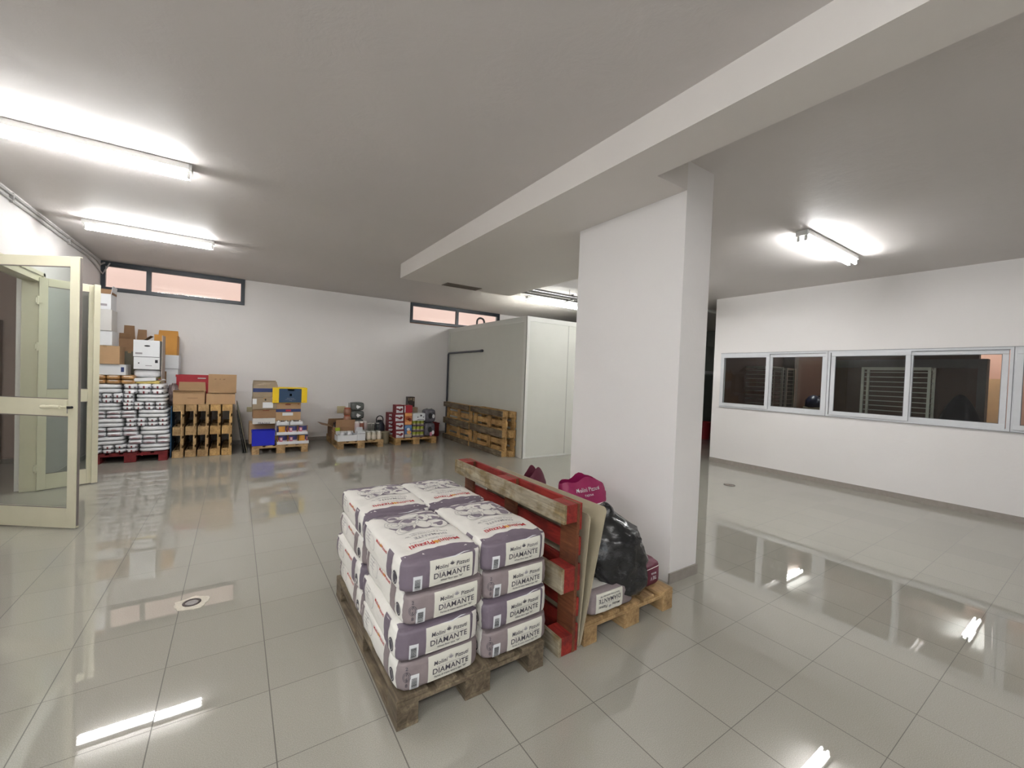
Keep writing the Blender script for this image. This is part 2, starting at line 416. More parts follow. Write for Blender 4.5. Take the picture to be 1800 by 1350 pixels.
# ================================================================== DOOR (left)
d1 = struct(link('door_1', None))
fr = MB()
fr.box(XL-.12, XL+.03, DY1-.075, DY1, 0, DZ, CREAM, bev=.004); fr.box(XL-.12, XL+.03, DY0-.07, DY0+.005, 0, DZ, CREAM, bev=.004)
fr.box(XL-.12, XL+.03, DY0, DY1-.07, DZ-.075, DZ, CREAM, bev=.004)
fr.box(XL+.03, XL+.045, DY1-.02, DY1+.04, 0, DZ+.04, CREAM); fr.box(XL+.03, XL+.045, DY0-.1, DY1+.04, DZ, DZ+.04, CREAM)
fr.build('door_frame', d1)
def leaf(hx, hy, ang, L, name, st=.085, mz=(1.075, 1.235), handle=True, extra=False, sf=None):
    sf = sf or st
    o = MB(); H0, H1 = .012, 2.575; th = .036
    o.box(0, st, 0, th, H0, H1, CREAM, bev=.004); o.box(L-sf, L, 0, th, H0, H1, CREAM, bev=.004)
    o.box(st, L-sf, 0, th, H1-.095, H1, CREAM, bev=.003); o.box(st, L-sf, 0, th, H0, H0+.19, CREAM, bev=.003)
    o.box(st, L-sf, 0, th, mz[0], mz[1], CREAM, bev=.003)
    o.box(L-.002, L+.004, .010, th-.006, H0+.02, H1-.01, CREAMD)
    if extra: o.box(L-.004, L+.055, -.03, .0, H0, H1+.01, CREAM, bev=.003)
    lf = o.build(name, d1, (hx, hy, 0), (0, 0, ang))
    for z0, z1 in ((H0+.19, mz[0]), (mz[1], H1-.095)):
        MB().box(st, L-sf, .015, .021, z0, z1, DGLASS).build('glass_pane', lf)
    gs = MB()
    for z0, z1 in ((H0+.19, mz[0]), (mz[1], H1-.095)):
        gs.box(st, L-sf, -.001, .01, z0, z0+.006, CREAMD); gs.box(st, L-sf, -.001, .01, z1-.008, z1, CREAMD)
    gs.build('gasket', lf)
    if handle:
        h = MB(); hz = (mz[0]+mz[1])/2+.01
        h.box(L-.115, L-.085, -.012, 0, hz-.06, hz+.06, CREAM, bev=.004)
        h.cyl((L-.10, 0, hz), (L-.10, -.055, hz), .010, CREAM)
        h.tube([(L-.10, -.055, hz), (L-.16, -.060, hz+.003), (L-.24, -.058, hz-.004), (L-.285, -.045, hz-.004), (L-.29, -.02, hz-.004)], .017, CREAM)
        h.build('handle', lf)
        k = MB(); k.cyl((L-.045, .0, hz-.005), (L-.045, -.03, hz-.005), .012, BLK)
        k.box(L-.052, L-.036, -.042, -.03, hz-.015, hz+.008, BLK); k.box(L-.050, L-.044, -.042, -.038, hz-.06, hz-.012, STEEL)
        k.build('key', lf)
    for hz in (.28, 1.75, 2.30):
        g = MB().cyl((-.012, .0, hz-.05), (-.012, .0, hz+.05), .014, CREAM); g.box(-.03, .03, -.012, .004, hz-.03, hz+.03, CREAM); g.build('hinge', lf)
    return lf
leaf(-1.27, 3.262, math.atan2(2.72-3.262, -.507+1.27), .935, 'door_leaf')
leaf(-1.235, 4.485, math.atan2(4.675-4.485, -.84+1.235), .475, 'door_leaf', st=.075, sf=.045, handle=False, extra=True)

# conduits along the top of the left wall
cd = thing('conduit', 'pair of grey conduit tubes running along the top of the left wall', 'conduit')
MB().tube([(XL+.016, -7.2, ZC-.05), (XL+.016, 7.0, ZC-.05), (XL+.02, 7.2, ZC-.09), (XL+.05, 7.3, ZC-.04)], .014, mat('grey conduit', (176, 174, 172), .5)).build('tube', cd)
MB().tube([(XL+.014, -7.2, ZC-.11), (XL+.014, 6.5, ZC-.11), (XL+.014, 7.0, ZC-.16), (XL+.03, 7.28, ZC-.24), (XL+.08, 7.31, ZC-.12), (XL+.12, 7.31, ZC-.03)], .011, mat('grey conduit')).build('tube', cd)
for y in (-2, 0, 2, 3.8, 5.6): MB().box(XL, XL+.03, y-.012, y+.012, ZC-.13, ZC-.03, mat('grey conduit')).build('clip', cd)

# ================================================================== LAMPS
def lamp(x, y, L, label, z=ZC, power=1.0):
    t = thing('ceiling_lamp', label, 'lamp', (x, y, z), 0)
    h = L/2
    MB().box(-h, h, -.068, .068, -.052, 0, LAMPW, bev=.006).build('housing', t)
    for s in (-1, 1):
        MB().box(s*h-.018, s*h+.018, -.06, .06, -.06, -.002, LAMPW, bev=.004).box(s*(h-.006)-.01, s*(h-.006)+.01, -.05, -.022, -.115, -.05, LAMPW).box(s*(h-.006)-.01, s*(h-.006)+.01, .022, .05, -.115, -.05, LAMPW).build('end_cap', t)
    for yy in (-.036, .036):
        MB().cyl((-h+.02, yy, -.098), (h-.02, yy, -.098), .0135, EM, n=12).build('tube', t)
    return t
lamp(-.225, 4.55, 1.30, 'twin tube ceiling lamp nearest the long high window')
lamp(-.295, 1.93, 1.30, 'twin tube ceiling lamp cut by the left edge, above the door')
lamp(6.70, -.68, 1.50, 'twin tube ceiling lamp above the sliding windows, right of the pillar')
lamp(6.73, 4.58, 1.52, 'twin tube ceiling lamp above the cold store, left of the pillar')
lamp(6.60, 1.96, 1.50, 'twin tube ceiling lamp hidden behind the pillar')
lamp(-.5, -2.45, 1.30, 'added unseen twin tube ceiling lamp left of the camera')  # unseen lamp added to light the near floor and the pillar side
lamp(2.15, -4.1, 1.30, 'added unseen twin tube ceiling lamp above and behind the camera')  # another out-of-view lamp, added to lift the foreground floor
lamp(-.3, -5.0, 1.30, 'added unseen twin tube ceiling lamp behind the camera on the left')  # added as room fill, never in view
lamp(12.75, 1.93, 1.30, 'added twin tube ceiling lamp over the inner worktable')  # extra lamp put in to brighten the pink inner wall
lamp(13.6, -1.12, 1.30, 'twin tube ceiling lamp in the farthest inner room')
lamp(-2.9, 2.2, 1.2, 'added unseen twin tube ceiling lamp in the corridor beyond the door')  # unseen lamp added to light the corridor walls

# silver pipes under the far ceiling
pp = thing('ceiling_pipes', 'pair of silver insulated pipes hanging under the ceiling beside the dropped slab', 'pipes')
for k, (yy, zz) in enumerate(((3.40, 3.20), (3.54, 3.19))):
    MB().cyl((5.06, yy, zz), (9.6, yy, zz), .045, STEEL).build('pipe', pp)
for x in (6.2, 7.6, 9.0):
    MB().cyl((x, 3.47, 3.2), (x, 3.47, ZC), .006, STEEL).box(x-.015, x+.015, 3.35, 3.59, 3.135, 3.15, STEEL).box(x-.015, x+.015, 3.35, 3.59, 3.245, 3.255, STEEL).build('bracket', pp)
pp = thing('pipe', 'white pipe under the ceiling of the passage right of the pillar', 'pipe')
MB().cyl((8.6, 2.6, 3.26), (13.8, 2.6, 3.26), .04, mat('white pipe', (210, 210, 206), .4)).build('tube', pp)
for x in (9.0, 10.5, 12.0, 13.5): MB().box(x-.012, x+.012, 2.555, 2.645, 3.215, ZC, STEEL).build('bracket', pp)

# vent in the dropped slab
v = thing('ceiling_vent', 'dark slotted ventilation grille in the dropped slab', 'vent', (3.97, 3.74, 3.13))
f = MB()
for a in ((-.33, .33, -.12, -.10), (-.33, .33, .10, .12), (-.33, -.31, -.10, .10), (.31, .33, -.10, .10)): f.box(*a, -.008, .0, mat('brown grey grille', (128, 116, 106), .5))
f.build('frame', v)
s = MB()
for i in range(24): s.box(-.30+i*.0257, -.29+i*.0257, -.10, .10, -.006, -.001, mat('brown grey grille'))
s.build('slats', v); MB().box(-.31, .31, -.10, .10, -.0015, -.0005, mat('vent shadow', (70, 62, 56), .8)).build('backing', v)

# ================================================================== COLD STORE
cs = thing('cold_store', 'white panel walk-in cold store box in the far corner', 'cold store', (5.42, 3.78, 0))
W_, D_, H_ = 3.1, YB-.02-3.78, 2.785
MB().box(0, .06, 0, D_, 0, H_, PANEL).build('side_panel', cs)
MB().box(W_-.06, W_, 0, D_, 0, H_, PANEL).build('side_panel', cs)
for a, b in ((.06, 1.07), (1.073, 2.05), (2.053, W_-.06)): MB().box(a, b, 0, .06, .03, H_, PANEL).build('front_panel', cs)
MB().box(.06, W_-.06, .06, D_, H_-.06, H_, PANEL).build('roof_panel', cs)
MB().box(-.008, 0, -.008, .09, 0, H_+.004, PANELT).box(-.008, .07, -.008, 0, 0, H_+.004, PANELT).build('corner_trim', cs)
MB().box(-.008, 0, .09, D_, H_-.10, H_+.004, PANELT).box(-.008, 0, D_-.09, D_, 0, H_-.1, PANELT).box(.07, W_, -.008, 0, H_-.09, H_+.004, PANELT).build('top_trim', cs)
MB().box(.0, W_, -.012, 0, 0, .03, PANELT).build('base_trim', cs)
MB().box(1.065, 1.08, -.003, 0, .03, H_-.09, mat('panel joint', (170, 170, 164), .6)).build('joint', cs)
o = MB().tube([(5.385, 7.24, .02), (5.385, 7.24, 2.11), (5.385, 7.21, 2.14), (5.385, 6.0, 2.15), (5.385, 5.50, 2.155)], .024, DGREY); o.cyl((5.385, 5.52, 2.155), (5.385, 5.44, 2.156), .032, DGREY)
tag(o.build('drain_pipe'), 'dark grey bent drain pipe on the side of the cold store', 'pipe')
tag(MB().tube([(5.80, 6.5, 2.79), (5.80, 6.5, 2.92)]+[(5.905-.105*math.cos(a), 6.5, 2.95+.10*math.sin(a)) for a in [math.pi*i/10 for i in range(11)]]+[(6.01, 6.5, 2.92), (6.01, 6.5, 2.79)], .024, mat('black rubber hose', (16, 14, 16), .4)).build('hose'), 'black hose looping up from the roof of the cold store', 'hose')

# sockets and covers
tag(MB().box(2.69, 2.875, YB-.02, YB, .60, .76, mat('beige plastic', (196, 186, 150), .5), bev=.004).build('junction_box'), 'beige square cover plate on the back wall above the open carton', 'cover plate')
tag(MB().box(1.0-.06, 1.06, YB-.02, YB, .66, .76, mat('beige plastic'), bev=.004).build('junction_box'), 'small beige cover plate on the back wall behind the stacked cartons', 'cover plate')

# floor drains
dr = thing('floor_drain', 'round floor drain in a patch of pale mortar on the left', 'drain', (.513, .686, 0))
poly = []
for i in range(22):
    a = 2*math.pi*i/22; r = .085+.03*noise.noise(Vector((math.cos(a)*1.7, math.sin(a)*1.7, 3))); poly.append((r*1.15*math.cos(a), r*math.sin(a)))
MB().prism(poly, .0005, .003, mat('pale mortar', (205, 198, 184), .9, var=.1, nscale=60)).build('mortar', dr)
MB().lathe([(.052, .003), (.052, .006), (.036, .006), (.036, .003)], mat('dark drain ring', (70, 60, 58), .5), cap=False).build('ring', dr)
MB().cyl((0, 0, .003), (0, 0, .005), .034, STEEL).build('cover', dr)
dr2 = thing('floor_drain', 'small round metal floor drain near the right wall', 'drain', (7.33, .726, 0))
MB().cyl((0, 0, .0005), (0, 0, .004), .075, mat('dull brown metal', (120, 108, 98), .4, metal=.6), n=24).build('cover', dr2)
MB().lathe([(.075, .0005), (.085, .004), (.075, .006)], STEEL, cap=False).build('ring', dr2)

# ================================================================== PALLETS
# built flat: width along x, length along y, height z; origin at its near left bottom corner
def pallet(label, W, L, loc, rot=(0, 0, 0), H=.146, deck=W_TAN, blockm=None, bottom=None, stringer=None, cat='pallet', group=None, seed=0):
    rnd = random.Random(seed); blockm = blockm or deck; bottom = bottom or deck; stringer = stringer or deck
    e = thing('pallet', label, cat, loc, 0, group, rot)
    tb, ts, tbb = .022, .022, .022; zb = H-tb-ts
    ws = [.145, .10, .145, .10, .145]; ws = [x*W/.8 for x in ws]; gap = (W-sum(ws))/4; x = 0
    for i, wd in enumerate(ws):
        j = rnd.uniform(-.002, .002)
        MB().box(x+j, x+wd+j, rnd.uniform(0, .006), L-rnd.uniform(0, .006), H-tb, H, deck, bev=.004).build('deck_board', e); x += wd+gap
    for yy in (0, L/2-.0725, L-.145):
        MB().box(0, W, yy, yy+.145, zb, zb+ts, stringer, bev=.003).build('stringer_board', e)
    bx = [(0, .10*W/.8), (W/2-.0725, W/2+.0725), (W-.10*W/.8, W)]
    for a, b in bx:
        for yy in (0, L/2-.0725, L-.145):
            MB().box(a+.001, b-.001, yy+.001, yy+.144, tbb, zb, blockm, bev=.004).build('block', e)
        MB().box(a, b, 0, L, 0, tbb, bottom, bev=.004).build('bottom_board', e)
    return e
pallet('weathered brown pallet carrying the four stacks of mauve flour sacks', .835, 1.335, (1.358, -1.015, 0), deck=W_OLD, seed=1)
# red pallet standing on its long side, underside to the left
pallet('red and grey pallet standing on its long side right of the flour sacks', .885, 1.42, (2.305, -1.012, .885), (0, R(90), 0), H=.147, deck=W_RED, blockm=W_RED, bottom=W_GREY, stringer=W_BRN, seed=2)
pallet('brown pallet under the black bag, against the pillar', .86, 1.34, (2.505, -1.015, 0), deck=W_TAN, blockm=W_TAN, seed=3)
pallet('red painted pallet under the wrapped white flour packs', .92, 1.2, (-1.10, 6.03, 0), deck=W_REDD, H=.15, seed=4)
pallet('light brown pallet under the tins and the blue crate', .92, 1.28, (1.005, 6.01, 0), H=.15, seed=5)
pallet('light brown pallet under the opened cartons and jars', .91, 1.28, (2.47, 6.02, 0), H=.15, seed=6)
pallet('light brown pallet under the red and white cherry boxes', .95, 1.22, (3.66, 6.07, 0), H=.15, deck=W_YEL, seed=7)
# five pallets standing on edge in a row
orde = ['first', 'second', 'third', 'fourth', 'fifth']
for i in range(5):
    x0 = -.135+.171*i
    pallet('upright wooden pallet, %s from the left in the row of five below the cartons' % orde[i], .905, 1.1, (x0, 6.17+(.02 if i % 2 else 0), .905), (0, R(90), 0), H=.15, deck=W_YEL if i > 2 else W_TAN, seed=10+i)
# three pallets leaning on the cold store
pallet('upright pallet nearest the camera along the cold store wall', .905, 1.33, (5.105, 4.07, .905), (0, R(90), 0), H=.145, deck=W_YEL, bottom=W_OLD, seed=21)
pallet('upright pallet farthest along the cold store wall, next to the corner', .905, 1.33, (5.085, 5.45, .905), (0, R(90), 0), H=.145, deck=W_YEL, bottom=W_OLD, seed=22)
pallet('upright pallet tight against the cold store, behind the near one', .90, 1.33, (5.262, 4.0, .90), (0, R(90), 0), H=.145, deck=W_YEL, seed=23)

# ================================================================== TEXT AND DECALS
_txt = {}
def text2d(s, size=1.0, bold=.0, shear=0.0, width=1.0):
    k = (s, bold, shear, width)
    if k not in _txt:
        c = bpy.data.curves.new('txt', 'FONT'); c.body = s; c.size = 1; c.align_x = 'CENTER'; c.align_y = 'CENTER'; c.resolution_u = 3
        c.offset = bold; c.shear = shear; c.space_character = 1.06
        o = bpy.data.objects.new('txt', c); COL.objects.link(o)
        dg = bpy.context.evaluated_depsgraph_get(); me = bpy.data.meshes.new_from_object(o.evaluated_get(dg))
        vs = [(v.co.x*width, v.co.y) for v in me.vertices]; fs = [list(p.vertices) for p in me.polygons]
        bpy.data.objects.remove(o); bpy.data.meshes.remove(me); bpy.data.curves.remove(c)
        _txt[k] = (vs, fs)
    vs, fs = _txt[k]
    return [(x*size, y*size) for x, y in vs], fs
def poly2d(poly, step=.12):
    bm = bmesh.new(); vs = [bm.verts.new((x, y, 0)) for x, y in poly]; bm.faces.new(vs)
    xs = [p[0] for p in poly]; ys = [p[1] for p in poly]
    for ax, lo, hi in ((0, min(xs), max(xs)), (1, min(ys), max(ys))):
        k = math.ceil(lo/step)*step
        while k < hi:
            co = [0, 0, 0]; no = [0, 0, 0]; co[ax] = k; no[ax] = 1
            bmesh.ops.bisect_plane(bm, geom=bm.verts[:]+bm.edges[:]+bm.faces[:], plane_co=co, plane_no=no); k += step
    bmesh.ops.triangulate(bm, faces=bm.faces[:])
    bm.verts.ensure_lookup_table(); r = [(v.co.x, v.co.y) for v in bm.verts], [[v.index for v in f.verts] for f in bm.faces]
    bm.free(); return r
def ring2d(poly, wd):
    n = len(poly); cx = sum(p[0] for p in poly)/n; cy = sum(p[1] for p in poly)/n
    vs = list(poly)
    for i, (x, y) in enumerate(poly):
        a = poly[i-1]; b = poly[(i+1) % n]; dx, dy = b[0]-a[0], b[1]-a[1]; l = math.hypot(dx, dy) or 1
        nx, ny = -dy/l*wd, dx/l*wd
        if (cx-x)*nx+(cy-y)*ny < 0: nx, ny = -nx, -ny
        vs.append((x+nx, y+ny))
    return vs, [(i, (i+1) % n, n+(i+1) % n, n+i) for i in range(n)]
def blob(cx, cy, rx, ry, rot=0, lobes=0, amp=.12, n=26):
    r = []
    for i in range(n):
        a = 2*math.pi*i/n; k = 1+amp*abs(math.sin(a*lobes/2)) if lobes else 1
        x, y = rx*k*math.cos(a), ry*k*math.sin(a)
        r.append((cx+x*math.cos(rot)-y*math.sin(rot), cy+x*math.sin(rot)+y*math.cos(rot)))
    return r
def bars(x, y, wd, h, n=11, seed=1):
    rn = random.Random(seed); out = []; k = 0
    while k < wd:
        b = rn.choice((.02, .03, .05))*wd/ .6*.6; out.append([(x+k, y), (min(x+wd, x+k+b), y), (min(x+wd, x+k+b), y+h), (x+k, y+h)]); k += b+rn.choice((.025, .045))*wd
    return out

# ================================================================== BIG FLOUR SACKS
def bagfn(hx, hy, hz, seed, n=11.0, wr=.006):
    off = Vector((seed*7.3, seed*3.1, seed))
    def f(a, b, c):
        s = (abs(a)**n+abs(b)**n+abs(c)**n)**(1/n)
        p = Vector((a/s*hx, b/s*hy, c/s*hz))
        endc = max(0, abs(b)-.72)/.28
        q = Vector((a*hx*9, b*hy*6, c*hz*16))+off
        nz = noise.noise(q)*wr + noise.noise(q*2.7)*wr*.5 + endc*noise.noise(q*4)*wr*.8
        if c > 0: p.z += .010*(1-a*a)*(1-b*b) + nz*(1.2 if c > .99 else .4) - .012*max(0, abs(b)-.8)/.2*(1 if c > .9 else 0)
        if abs(b) > .99: p.y += (1 if b > 0 else -1)*(nz*.22 + .010*(1-a*a)*(1-c*c))
        if abs(a) > .99: p.x += (1 if a > 0 else -1)*(nz*.8 + .008*(1-c*c))
        return p
    return f
def sack_mesh(fn, end_m, paper, nx=18, ny=26, nz=12, th=.88):
    bm = bmesh.new(); mb = MB()
    def grid(us, vs_, mp):
        V = [mp(u, v) for u in us for v in vs_]; n = len(vs_)
        F = []; MM = []
        for i in range(len(us)-1):
            for j in range(n-1): F.append((i*n+j, i*n+j+1, (i+1)*n+j+1, (i+1)*n+j)); MM.append(((us[i]+us[i+1])/2, (vs_[j]+vs_[j+1])/2))
        return V, F, MM
    A = [-1+2*i/nx for i in range(nx+1)]; B = sorted(set([-1+2*i/ny for i in range(ny+1)]+[-th, th])); C = [-1+2*i/nz for i in range(nz+1)]
    for c in (-1, 1):
        V, F, MM = grid(A, B, lambda a, b: fn(a, b, c))
        for m_, sel in ((end_m, lambda x: abs(x[1]) > th), (paper, lambda x: abs(x[1]) <= th)): mb.add(V, [f for f, x in zip(F, MM) if sel(x)], m_, smooth=True)
    for a in (-1, 1):
        V, F, MM = grid(B, C, lambda b, c: fn(a, b, c))
        for m_, sel in ((end_m, lambda x: abs(x[0]) > th+.05), (paper, lambda x: abs(x[0]) <= th+.05)): mb.add(V, [f for f, x in zip(F, MM) if sel(x)], m_, smooth=True)
    for b in (-1, 1):
        V, F, MM = grid(A, C, lambda a, c: fn(a, b, c)); mb.add(V, F, end_m, smooth=True)
    me = mb.mesh('sack')
    bm.free(); bm = bmesh.new(); bm.from_mesh(me); bmesh.ops.remove_doubles(bm, verts=bm.verts[:], dist=.0004)
    loose = [v for v in bm.verts if not v.link_faces]
    bmesh.ops.delete(bm, geom=loose, context='VERTS')
    bmesh.ops.recalc_face_normals(bm, faces=bm.faces[:]); bm.to_mesh(me); bm.free()
    return me
# faces as 2D maps: end (x right, y up), top (read from the far side: x to the left, y toward the camera), side
def on_end(fn, d):  return lambda x, y: fn(x, -1, y)+Vector((0, -d, 0))
def on_top(fn, d):  return lambda x, y: fn(-x, -y, 1)+Vector((0, 0, d))
def on_side(fn, d): return lambda x, y: fn(-1, -x, y)+Vector((-d, 0, 0))
def decal(mb, mp, shape, m, ox=0, oy=0, sx=1, sy=1):
    vs, fs = shape; mb.add([mp(ox+x*sx, oy+y*sy) for x, y in vs], fs, m, smooth=True)
def rect(x0, y0, x1, y1): return [(x0, y0), (x1, y0), (x1, y1), (x0, y1)]
def wheat(mb, mp, cx, cy, s, m, ax=1.0):
    for k in (-70, -35, 0, 35, 70):
        a = R(90+k); L = s*(1 if k == 0 else .85)
        px, py = math.cos(a), math.sin(a)
        pts = [(cx, cy-.3*s), (cx+(px*.5*L-py*.13*s)*ax, cy+py*.5*L+px*.13*s-.15*s), (cx+px*L*ax, cy+py*L-.1*s), (cx+(px*.5*L+py*.13*s)*ax, cy+py*.5*L-px*.13*s-.15*s)]
        decal(mb, mp, (pts, [(0, 1, 2, 3)]), m)
HX, HY, HZ = .208, .335, .0785
def make_sack(seed, purple, label, loc, group=None, top=True):
    fn = bagfn(HX, HY, HZ, seed); em = PURP if purple else TAUP
    e = thing('flour_sack', label, 'sack', loc, 0, group)
    off = (0, 0, HZ)
    link('sack_body', sack_mesh(fn, em, PAPER), e, off)
    # end label
    lb = MB(); me_ = on_end(fn, .0018)
    x0, x1 = (-.38, .72) if purple else (-.34, .78)
    decal(lb, me_, poly2d(rect(x0, -.80, x1, .78), .1), LABELW)
    lo = lb.build('end_label', e, off)
    tx = MB(); mt = on_end(fn, .0034); cx = (x0+x1)/2
    ax = .37  # keeps letters upright: face is wider than tall
    decal(tx, mt, text2d('Molini', .34, .016, .12), INK, cx-.265, .30, ax, 1)
    decal(tx, mt, text2d('Pizzuti', .34, .016, .12), INK, cx+.275, .30, ax, 1)
    wheat(tx, mt, cx-.005, .36, .26, INKL if not purple else INK, .36)
    decal(tx, mt, text2d('ANTICA TRADIZIONE DAL 1914', .13, .0), INKL, cx, .06, ax, 1)
    decal(tx, mt, text2d('DIAMANTE', .48, .014), INK, cx, -.20, ax*1.0, 1)
    decal(tx, mt, text2d('Wheat flour type "00"' if purple else 'Farina di grano tenero tipo "00"', .16, .02), INK, cx, -.52, ax, 1)
    tx.build('lettering', lo)
    bc = MB(); decal(bc, me_, poly2d(rect(-.76, -.86, -.55, .06), .15), WBOX)
    bo = bc.build('barcode', e, off)
    b2 = MB()
    for q in bars(0, 0, .62, .13, seed=seed % 3+1): decal(b2, mt, ([(-.725+y, -.76+x) for x, y in q], [(0, 1, 2, 3)]), BLK)
    b2.build('bars', bo)
    if purple:
        fl_ = MB(); decal(fl_, on_end(fn, .004), poly2d([(.76, -.86), (.97, -.80), (.98, .95), (.80, .92)], .15), PAPER); fl_.build('folded_flap', e, off)
        cr = MB(); decal(cr, on_end(fn, .004), ([(-.05, .80), (.25, .74), (.5, .86), (.8, .97), (.5, .90), (.25, .80)], [(0, 1, 2, 3, 4, 5)]), WBOX); cr.build('crease', e, off)
    else:
        stp = MB()
        for r_ in (.10, .07): decal(stp, on_end(fn, .002), ring2d(blob(-.84, .0, r_, r_*3), .012), INK)
        for k in range(4): decal(stp, on_end(fn, .002), text2d('8572'[k], .30, .01), INK, -.84, -.5+.33*k, .4, 1)
        stp.build('stamp', e, off)
    # left side
    sd = MB(); ms = on_side(fn, .0014); ms2 = on_side(fn, .0024)
    decal(sd, ms, poly2d(rect(.42, -.95, .64, .95), .15), em)
    decal(sd, ms, poly2d(rect(-.84, -.95, -.70, .80), .15), em)
    decal(sd, ms, (blob(.77, -.2, .085, .40), [list(range(26))]), INK)
    decal(sd, ms2, ring2d(blob(.77, -.2, .065, .30), .008), PAPER)
    decal(sd, ms, ring2d(blob(-.35, .15, .16, .45, 0, 4), .012), INKL)
    decal(sd, ms, text2d('Molini', .26, .02), REDINK, -.02, .62, .34, 1); decal(sd, ms, text2d('Pizzuti', .26, .02), REDINK, .26, .62, .34, 1)
    wheat(sd, ms, .11, .62, .2, ORINK, .3)
    for k in range(4): decal(sd, ms, poly2d(rect(-.62, .7-.22*k, -.40, .73-.22*k), .3), INKL)
    sd.build('side_print', e, off)
    if top:
        tp = MB(); m1 = on_top(fn, .0014); m2_ = on_top(fn, .0024); m3 = on_top(fn, .0034)
        # mauve band folded over the near end, wavy edge
        wv = [(x/10, .80+.05*noise.noise(Vector((x*.37, seed, 0)))-.05*math.cos(x*.28)) for x in range(-10, 11)]
        decal(tp, m1, poly2d([(-1, .93)]+[(max(-.99, min(.99, x)), y) for x, y in wv]+[(1, .93)], .12), em)
        tp.build('end_band', e, off); tp = MB()
        # broad diagonal band with the baked goods on it
        decal(tp, m1, poly2d([(-.96, .0), (-.55, .06), (.0, .02), (.42, .06), (.66, -.22), (.52, -.42), (.60, -.70), (.84, -.78), (.2, -.80), (-.5, -.72), (-.96, -.78)], .12), TOPB)
        gd = [blob(x_, y_, a_*1.22, b__*1.25, r__, l_, *m__) for x_, y_, a_, b__, r__, l_, *m__ in [(.30, -.06, .25, .10, .3, 5), (.48, -.28, .20, .10, -.5, 3), (.10, -.30, .24, .12, .2, 7), (-.22, -.14, .17, .12, 0, 3, .05), (-.60, -.10, .22, .15, 0, 4, .06), (-.40, -.45, .16, .11, .5, 3), (-.05, -.58, .27, .09, .1, 6), (-.72, -.46, .18, .11, .2, 3), (.36, -.58, .15, .08, .3, 4)]]
        decal(tp, m2_, (blob(0, 0, 1, 1), [list(range(26))]), PAPER, 0, 9, 0, 0) if False else None
        for g in gd: decal(tp, m2_, (g, [list(range(len(g)))]), PAPER)
        for g in gd: decal(tp, m3, ring2d(g, .008), INKL)
        for g in gd[:3]:
            cx_, cy_2 = sum(p[0] for p in g)/26, sum(p[1] for p in g)/26
            for k in (.35, .7): decal(tp, m3, ring2d([(cx_+(x-cx_)*k, cy_2+(y-cy_2)*(.9*k+.1)) for x, y in g], .009), INKL)
        tp.build('top_print', e, off)
        tt = MB()
        decal(tt, m2_, text2d('Molini', .155, .02), REDINK, -.40, .60, 1.35, .95)
        decal(tt, m2_, text2d('Pizzuti', .165, .02), REDINK, .30, .60, 1.35, .95)
        wheat(tt, m2_, -.06, .60, .10, ORINK, 1.5)
        decal(tt, m2_, text2d('FARINE DI QUALITA DAL 1914', .055, 0), INKL, -.05, .49, 1.5, 1)
        decal(tt, m2_, text2d('DIAMANTE', .105, .008), INKL, -.10, .345, 1.6, 1)
        decal(tt, m2_, text2d('Farina di grano tenero tipo "00"', .055, 0), INK, -.05, .245, 1.5, 1)
        decal(tt, m2_, text2d('SPECIAL PER PASTICCERIA', .045, 0), INKL, -.05, .18, 1.5, 1)
        tt.build('top_lettering', e, off)
    return e
lv = ['at the bottom of', 'second from the bottom in', 'third from the bottom in', 'on top of']
rs = random.Random(3)
for sx_, side in ((1.578, 'left'), (2.005, 'right')):
    for sy__, fb in ((-.665, 'front'), (.012, 'rear')):
        for k in range(4):
            pu = (k % 2 == 1); dx, dy = rs.uniform(-.012, .012), rs.uniform(-.014, .01)
            e = make_sack(k*4+int(sx_*3)+int(sy__ > -.3)*50, pu, '%s flour sack %s the %s %s sack stack' % ('mauve-ended' if pu else 'taupe-ended', lv[k], fb, side),
                          (sx_+dx, sy__+dy, .146+k*.153), 'flour sacks on the brown pallet')
            e.rotation_euler = (R(rs.uniform(-.5, .5)), R(rs.uniform(-.6, .6)), R(rs.uniform(-1.6, 1.6)))

# ---- things on the pallet by the pillar
e = make_sack(77, False, 'taupe-ended flour sack lying upside down under the black bag', (2.75, -.70, .146), top=False)
e.rotation_euler = (0, R(180), 0); e.location = (2.765, -.665, .146+2*HZ)

# leaning hardboard sheets
def sheet(label, L, H, x, y, lean, m, th=.008, r=.03):
    e = MB(); pl = []
    for cx, cy, a0 in ((r, r, 180), (L-r, r, 270), (L-r, H-r, 0), (r, H-r, 90)):
        for i in range(5): a = R(a0+22.5*i); pl.append((cx+r*math.cos(a), cy+r*math.sin(a)))
    e.prism(pl, 0, th, m, Matrix(((0, 0, 1, 0), (1, 0, 0, 0), (0, 1, 0, 0), (0, 0, 0, 1))))
    return tag(e.build('hardboard_sheet', None, (x, y, .001), (0, lean, 0)), label, 'board')
HB = mat('beige hardboard', (162, 152, 128), .7, var=.03)
sheet('larger beige hardboard sheet leaning between the red pallet and the black bag', 1.30, .845, 2.468, -1.01, R(12.5), HB)
sheet('smaller beige hardboard sheet tight against the standing red pallet', 1.2, .80, 2.456, -1.005, R(4.5), HB)

